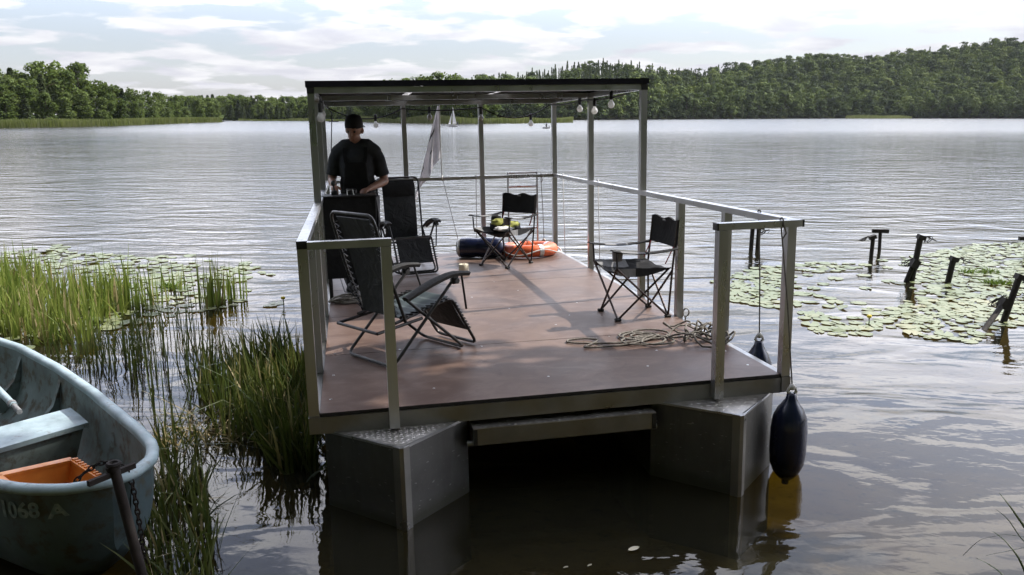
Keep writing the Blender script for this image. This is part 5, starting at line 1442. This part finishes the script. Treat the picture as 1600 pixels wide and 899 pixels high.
# tall reeds against the raft's left side, tree shade coloured into the leaves
RM = wpoly([(375, 590), (400, 575), (440, 570), (474, 575), (492, 620), (497, 690), (500, 745), (440, 742), (400, 690), (385, 630)])
RM2 = wpoly([(300, 610), (318, 575), (372, 580), (390, 620), (405, 700), (350, 690), (322, 640)])
ob = blade_obj('reed_bed', [blades(scatter(RM, 800, q, dl), .26, .56, .023, q, .25, .7, mats=2, bias=(-.08, -.02)), blades(scatter(RM2, 240, q, dl), .26, .52, .017, q, .22, .6, mats=2), blades(scatter(RM, 260, q), .25, .5, .026, q, .7, 1.2, mats=2)], [M['reed_shaded'], M['reed_dry']])
tag(ob, 'dark tall sedge bed growing against the left side of the raft', 'reeds', kind='stuff')
NR = wpoly([(228, 800), (262, 745), (318, 760), (338, 840), (340, 960), (240, 960)])
NR2 = wpoly([(240, 690), (290, 670), (330, 700), (320, 770), (250, 760)])
ob = blade_obj('reed_bed', [blades(scatter(NR, 300, q, dl), .16, .36, .016, q, .45, 1.0, mats=2), blades(scatter(NR2, 80, q), .2, .4, .014, q, .35, .7, mats=2)], [M['reed_shaded'], M['reed_dry']])
tag(ob, 'loose grassy sedge between the rowing boat bow and the open water', 'reeds', kind='stuff')
SP_ = wpoly([(190, 560), (215, 500), (300, 500), (320, 560), (300, 640), (230, 650)])
ob = blade_obj('reed_stalks', [blades(scatter(SP_, 110, q), .3, .62, .010, q, .16, .25), blades(scatter(wpoly([(0, 560), (180, 540), (240, 520), (215, 600), (100, 570)]), 120, q), .25, .5, .011, q, .2, .3)], [M['reed_shaded']])
tag(ob, 'sparse dark reed stalks standing in open water behind the rowing boat', 'reeds', kind='stuff')
MT = wpoly([(215, 690), (250, 655), (300, 645), (350, 660), (390, 690), (340, 720), (270, 715)])
ob = blade_obj('reed_litter', [blades(scatter(MT, 120, q), .04, .12, .014, q, 2.8, .3, z0=.004)], [M['reed_dry']])
tag(ob, 'pale dead reed stems floating beside the rowing boat', 'reed litter', kind='stuff')
# lily pads
def pad_mesh(seed):
    qq_ = random.Random(seed); n = 18; cx = []
    vs = [(0.0, 0.0, .03)]; 
    for i in range(n+1):
        a = .22+(2*PI-.44)*i/n; r = 1+.05*math.sin(3*a+seed)+.03*qq_.uniform(-1, 1); vs.append((r*math.cos(a)*1.12, r*math.sin(a), .035+.06*max(0, math.sin(2*a+seed))*qq_.random()))
    top = [(x, y, z) for x, y, z in vs]; bot = [(x, y, z-.025) for x, y, z in vs]; k = len(vs)
    fs = [(0, i, i+1) for i in range(1, n+1)]+[(k, k+i+1, k+i) for i in range(1, n+1)]+[(i, k+i, k+i+1, i+1) for i in range(1, n+1)]+[(0, k, k+1, 1), (0, n+1, k+n+1, k)]
    return top+bot, fs
PADS = [pad_mesh(i) for i in range(4)]
PMESH = []
for v_, f_ in PADS:
    mb = MB(); mb.add(v_, f_); PMESH.append(mb.mesh('lily_pad', M['pad'], True, R(50)))
RP = wpoly([(1118, 440), (1180, 418), (1260, 410), (1350, 412), (1440, 398), (1520, 383), (1640, 378), (1700, 470), (1640, 500), (1560, 515), (1530, 536), (1450, 530), (1395, 512), (1330, 528), (1270, 520), (1245, 490), (1180, 478), (1130, 470)])
LP = wpoly([(-60, 385), (0, 378), (75, 376), (130, 395), (230, 402), (300, 398), (385, 408), (452, 440), (462, 468), (420, 480), (330, 484), (250, 500), (215, 512), (100, 560), (-40, 540), (-80, 450)])
def dens(x, y): return max(0.03, min(1, .5+2.2*mnoise.noise(Vector((x*.62, y*.42, 9)))))
allp = []
for poly, n, side in ((RP, 820, 'R'), (LP, 360, 'L')):
    acc = []
    for p in scatter(poly, n*3, q, dens):
        r = q.uniform(.04, .105)
        if all((p[0]-a[0])**2+(p[1]-a[1])**2 > (.72*(r+a[2]))**2 for a in acc): acc.append((p[0], p[1], r))
        if len(acc) >= n: break
    allp += [(x, y, r, side) for x, y, r in acc]

allp.sort(key=lambda p: p[1])
rest = MB()
for i, (x, y, r, side) in enumerate(allp):
    k = q.randrange(4); MM = T(x, y, .001+q.random()*.004) @ RZ(q.uniform(0, 2*PI)) @ RX(R(q.gauss(0, 1.2 if q.random() > .07 else 9))) @ Matrix.Diagonal((r, r, .16, 1))
    if i < 300:
        ob = link('lily_pad', PMESH[k], None, MM)
        tag(ob, 'pale green lily pad floating right of the raft' if side == 'R' else 'pale green lily pad floating left of the raft', 'lily pad', 'lily pads right of the raft' if side == 'R' else 'lily pads left of the raft')
    else:
        rest.M = MM; rest.add(*PADS[k])
rest.M = None
tag(rest.build('lily_pads', M['pad'], None, True, R(50)), 'farther lily pads covering the water beyond the nearest ones', 'lily pads', kind='stuff')
for u, v, lab in ((1357, 500, 'yellow water lily bud on a stalk at the near edge of the right pads'), (683-240, 470, 'small yellow water lily bud near the left railing')):
    c = un(u, v+8, 0); rt = empty('water_lily', Matrix.Translation(c), lab, 'flower', 'yellow water lilies')
    mb = MB(); mb.tube([(0, 0, -.2), (.004, 0, .03), (0, 0, .085)], .006, 6); mb.build('stalk', M['weed'], rt, True)
    mb = MB()
    for i in range(5):
        a = i*2*PI/5; mb.ball((.014*math.cos(a), .014*math.sin(a), .098), .018, 8, 6, (.8, .8, 1.0))
    mb.build('petals', M['yellow'], rt, True, None)
# weed clump floating by the posts, raised dark leaf ends
for u, v, w, lab in ((1530, 427, .55, 'bright green weed clump floating among the far right lily pads'), (1555, 444, .3, 'small dark weed clump near the far right lily pads'), (265, 450, .22, 'dark curled leaf clump floating in the left lily pads')):
    c = un(u, v, 0); pts = [(c.x+q.uniform(-.5, .5)*w, c.y+q.uniform(-.09, .09)) for _ in range(90)]
    ob = blade_obj('water_weed', [blades(pts, .03, .1, .02, q, 1.6, .6, z0=0)], [M['weed']], Matrix.Translation(c)); tag(ob, lab, 'water weed', 'floating weed clumps')
# floating dead leaves near the bow
for u, v, r, a, lab in ((990, 861, .035, .4, 'pale dead leaf floating in front of the raft'), (884, 890, .012, 0, 'tiny leaf speck floating at the bottom edge left of the pale leaf'), (921, 887, .012, .3, 'tiny leaf speck floating nearest the pale leaf')):
    c = un(u, v, 0); mb = MB(); g = []
    for i in range(9):
        k = i/8; w = r*.5*math.sin(PI*k)**.7; g.append([((k-.5)*2*r, w*s_, .006+.006*abs(s_)+.006*k) for s_ in (-1, -.4, 0, .4, 1)])
    mb.sheet(g, .001); ob = mb.build('floating_leaf', M['paper'], None, True, None, Matrix.Translation(c) @ RZ(a)); tag(ob, lab, 'leaf')
# grass blades leaning in at the bottom right corner
gt = MB()
def blade(p, w, flatdir):
    P = [Vector(x) for x in p]; sm_ = []
    for i in range(len(P)-1):
        p0, p1, p2, p3 = [P[max(0, min(len(P)-1, i+j))] for j in (-1, 0, 1, 2)]
        for j in range(5): t_ = j/5; sm_.append(.5*((2*p1)+(p2-p0)*t_+(2*p0-5*p1+4*p2-p3)*t_*t_+(3*p1-p0-3*p2+p3)*t_**3))
    sm_.append(P[-1]); n = len(sm_); fd = Vector(flatdir)
    gt.sheet([[c-fd*w*(1-(i/(n-1))**1.8)-fd*.0004, c+Vector((0, 0, -.3*w)), c+fd*w*(1-(i/(n-1))**1.8)+fd*.0004] for i, c in enumerate(sm_)], .0006)
GB = Vector((1.45, 1.75, .35))
def gp(u, v, y): return un_y(u, v, y)-GB
def bl(w, *uv):
    blade([gp(u, v, y) for u, v, y in uv], w, (.94, .1, .33))
bl(.0042, (1640, 960, 1.9), (1618, 858, 1.95), (1585, 801, 2.0), (1561, 770, 2.05))
bl(.0028, (1632, 990, 1.9), (1600, 890, 1.95), (1575, 850, 2.0), (1551, 830, 2.05))
bl(.0016, (1640, 880, 2.0), (1600, 846, 2.05), (1575, 812, 2.1), (1556, 796, 2.12))
bl(.0016, (1640, 846, 1.9), (1590, 858, 1.95), (1560, 864, 2.0), (1541, 868, 2.0))
bl(.0014, (1505, 868, 2.1), (1530, 845, 2.1), (1555, 838, 2.1), (1578, 836, 2.1), (1640, 846, 2.0))
bl(.0015, (1590, 930, 1.9), (1566, 898, 1.95), (1545, 882, 2.0), (1525, 872, 2.02))
gt.v = [tuple(p) for p in gt.v]
tag(gt.build('grass_tuft', M['reed_shaded'], None, True, None, Matrix.Translation(GB)), 'few dark grass blades leaning in at the bottom right corner', 'grass')

# ------------------------------------------------------------------ near shore: alders whose shade lies over the bow, and an added wood behind
def shore_tree(x, y, c, hgt, wid, n, seed, label, lobes=16, leaf=.16, flat=(1, 1, 1), mat='leaf'):
    """a tree rooted at (x, y) whose crown is centred on c"""
    z = bed_h(x, y)-.05; c = Vector(c)-Vector((x, y, z))
    rt = empty('alder_tree', T(x, y, z), label, 'tree')
    V, F = broad_crown(seed, n, hgt, wid, leaf, 0.0, lobes)
    V = (V-np.array([0, 0, hgt*.5]))*np.array(flat)+np.array(c)
    link('crown', np_mesh('shore_crown', V, F, M[mat]), rt)
    mb = MB(); q_ = random.Random(seed)
    pts = [Vector((c.x*(k/8)**1.25, c.y*(k/8)**1.25, c.z*k/8*1.05)) for k in range(9)]
    mb.tube(pts, [.2*(1-.1*k) for k in range(9)], 10)
    for i in range(14):
        b_ = pts[4+i % 5]; a = q_.uniform(0, 2*PI); ln = wid*q_.uniform(.5, .95)
        mb.tube([b_, b_+Vector((math.cos(a)*ln*.5*flat[0], math.sin(a)*ln*.5*flat[1], ln*.2)), b_+Vector((math.cos(a)*ln*flat[0], math.sin(a)*ln*flat[1], ln*.26))], [.07, .045, .015], 6)
    mb.build('trunk', M['bark'], rt, True)
    return rt
shore_tree(9.0, 1.4, (6.7, 6.8, 7.7), 4.6, 2.0, 1500, 301, 'leaning alder on the near bank right of the raft', flat=(1.0, .66, 1))
shore_tree(2.4, -1.2, (5.3, 6.75, 7.8), 4.6, 2.4, 2200, 302, 'alder leaning far out from the near bank behind the viewpoint', flat=(1.0, .66, 1))
for i, (x, y, h_, w_) in enumerate(((-7.5, -2.6, 11, 5), (-3.2, -3.6, 12.5, 5), (1.2, -4.0, 13, 5), (11.5, -3.0, 12, 5), (-12, -1.5, 10, 5), (5.6, -4.0, 14, 5), (-9, -8, 15, 6), (0, -9.5, 16, 6.5), (9, -9, 16, 6.5))):  # unseen alders, added to keep sky light off surfaces facing the camera
    shore_tree(x, y, (x, y+.3, h_*.52), h_, w_, 3200, 320+i, ['broad alder leftmost but one', 'tall alder left', 'tall alder middle', 'broad alder far right', 'low alder farthest left', 'tallest front row alder right', 'second row alder left', 'second row alder middle', 'second row alder right'][i]+', added out of view behind the viewpoint to block sky light', 20, .3)
# ------------------------------------------------------------------ air
hz = MB(); hz.box((0, 380, 58), (1500, 1100, 128)); 
kh = NT('haze_air'); pv = kh.n('ShaderNodeVolumePrincipled'); pv.inputs['Color'].default_value = (.80, .86, .95, 1); pv.inputs['Density'].default_value = .00005; pv.inputs['Anisotropy'].default_value = .2
kh.l(pv.outputs[0], kh.out.inputs['Volume'])
tag(hz.build('haze', kh.m), 'pale summer haze over the lake', 'haze', kind='stuff')
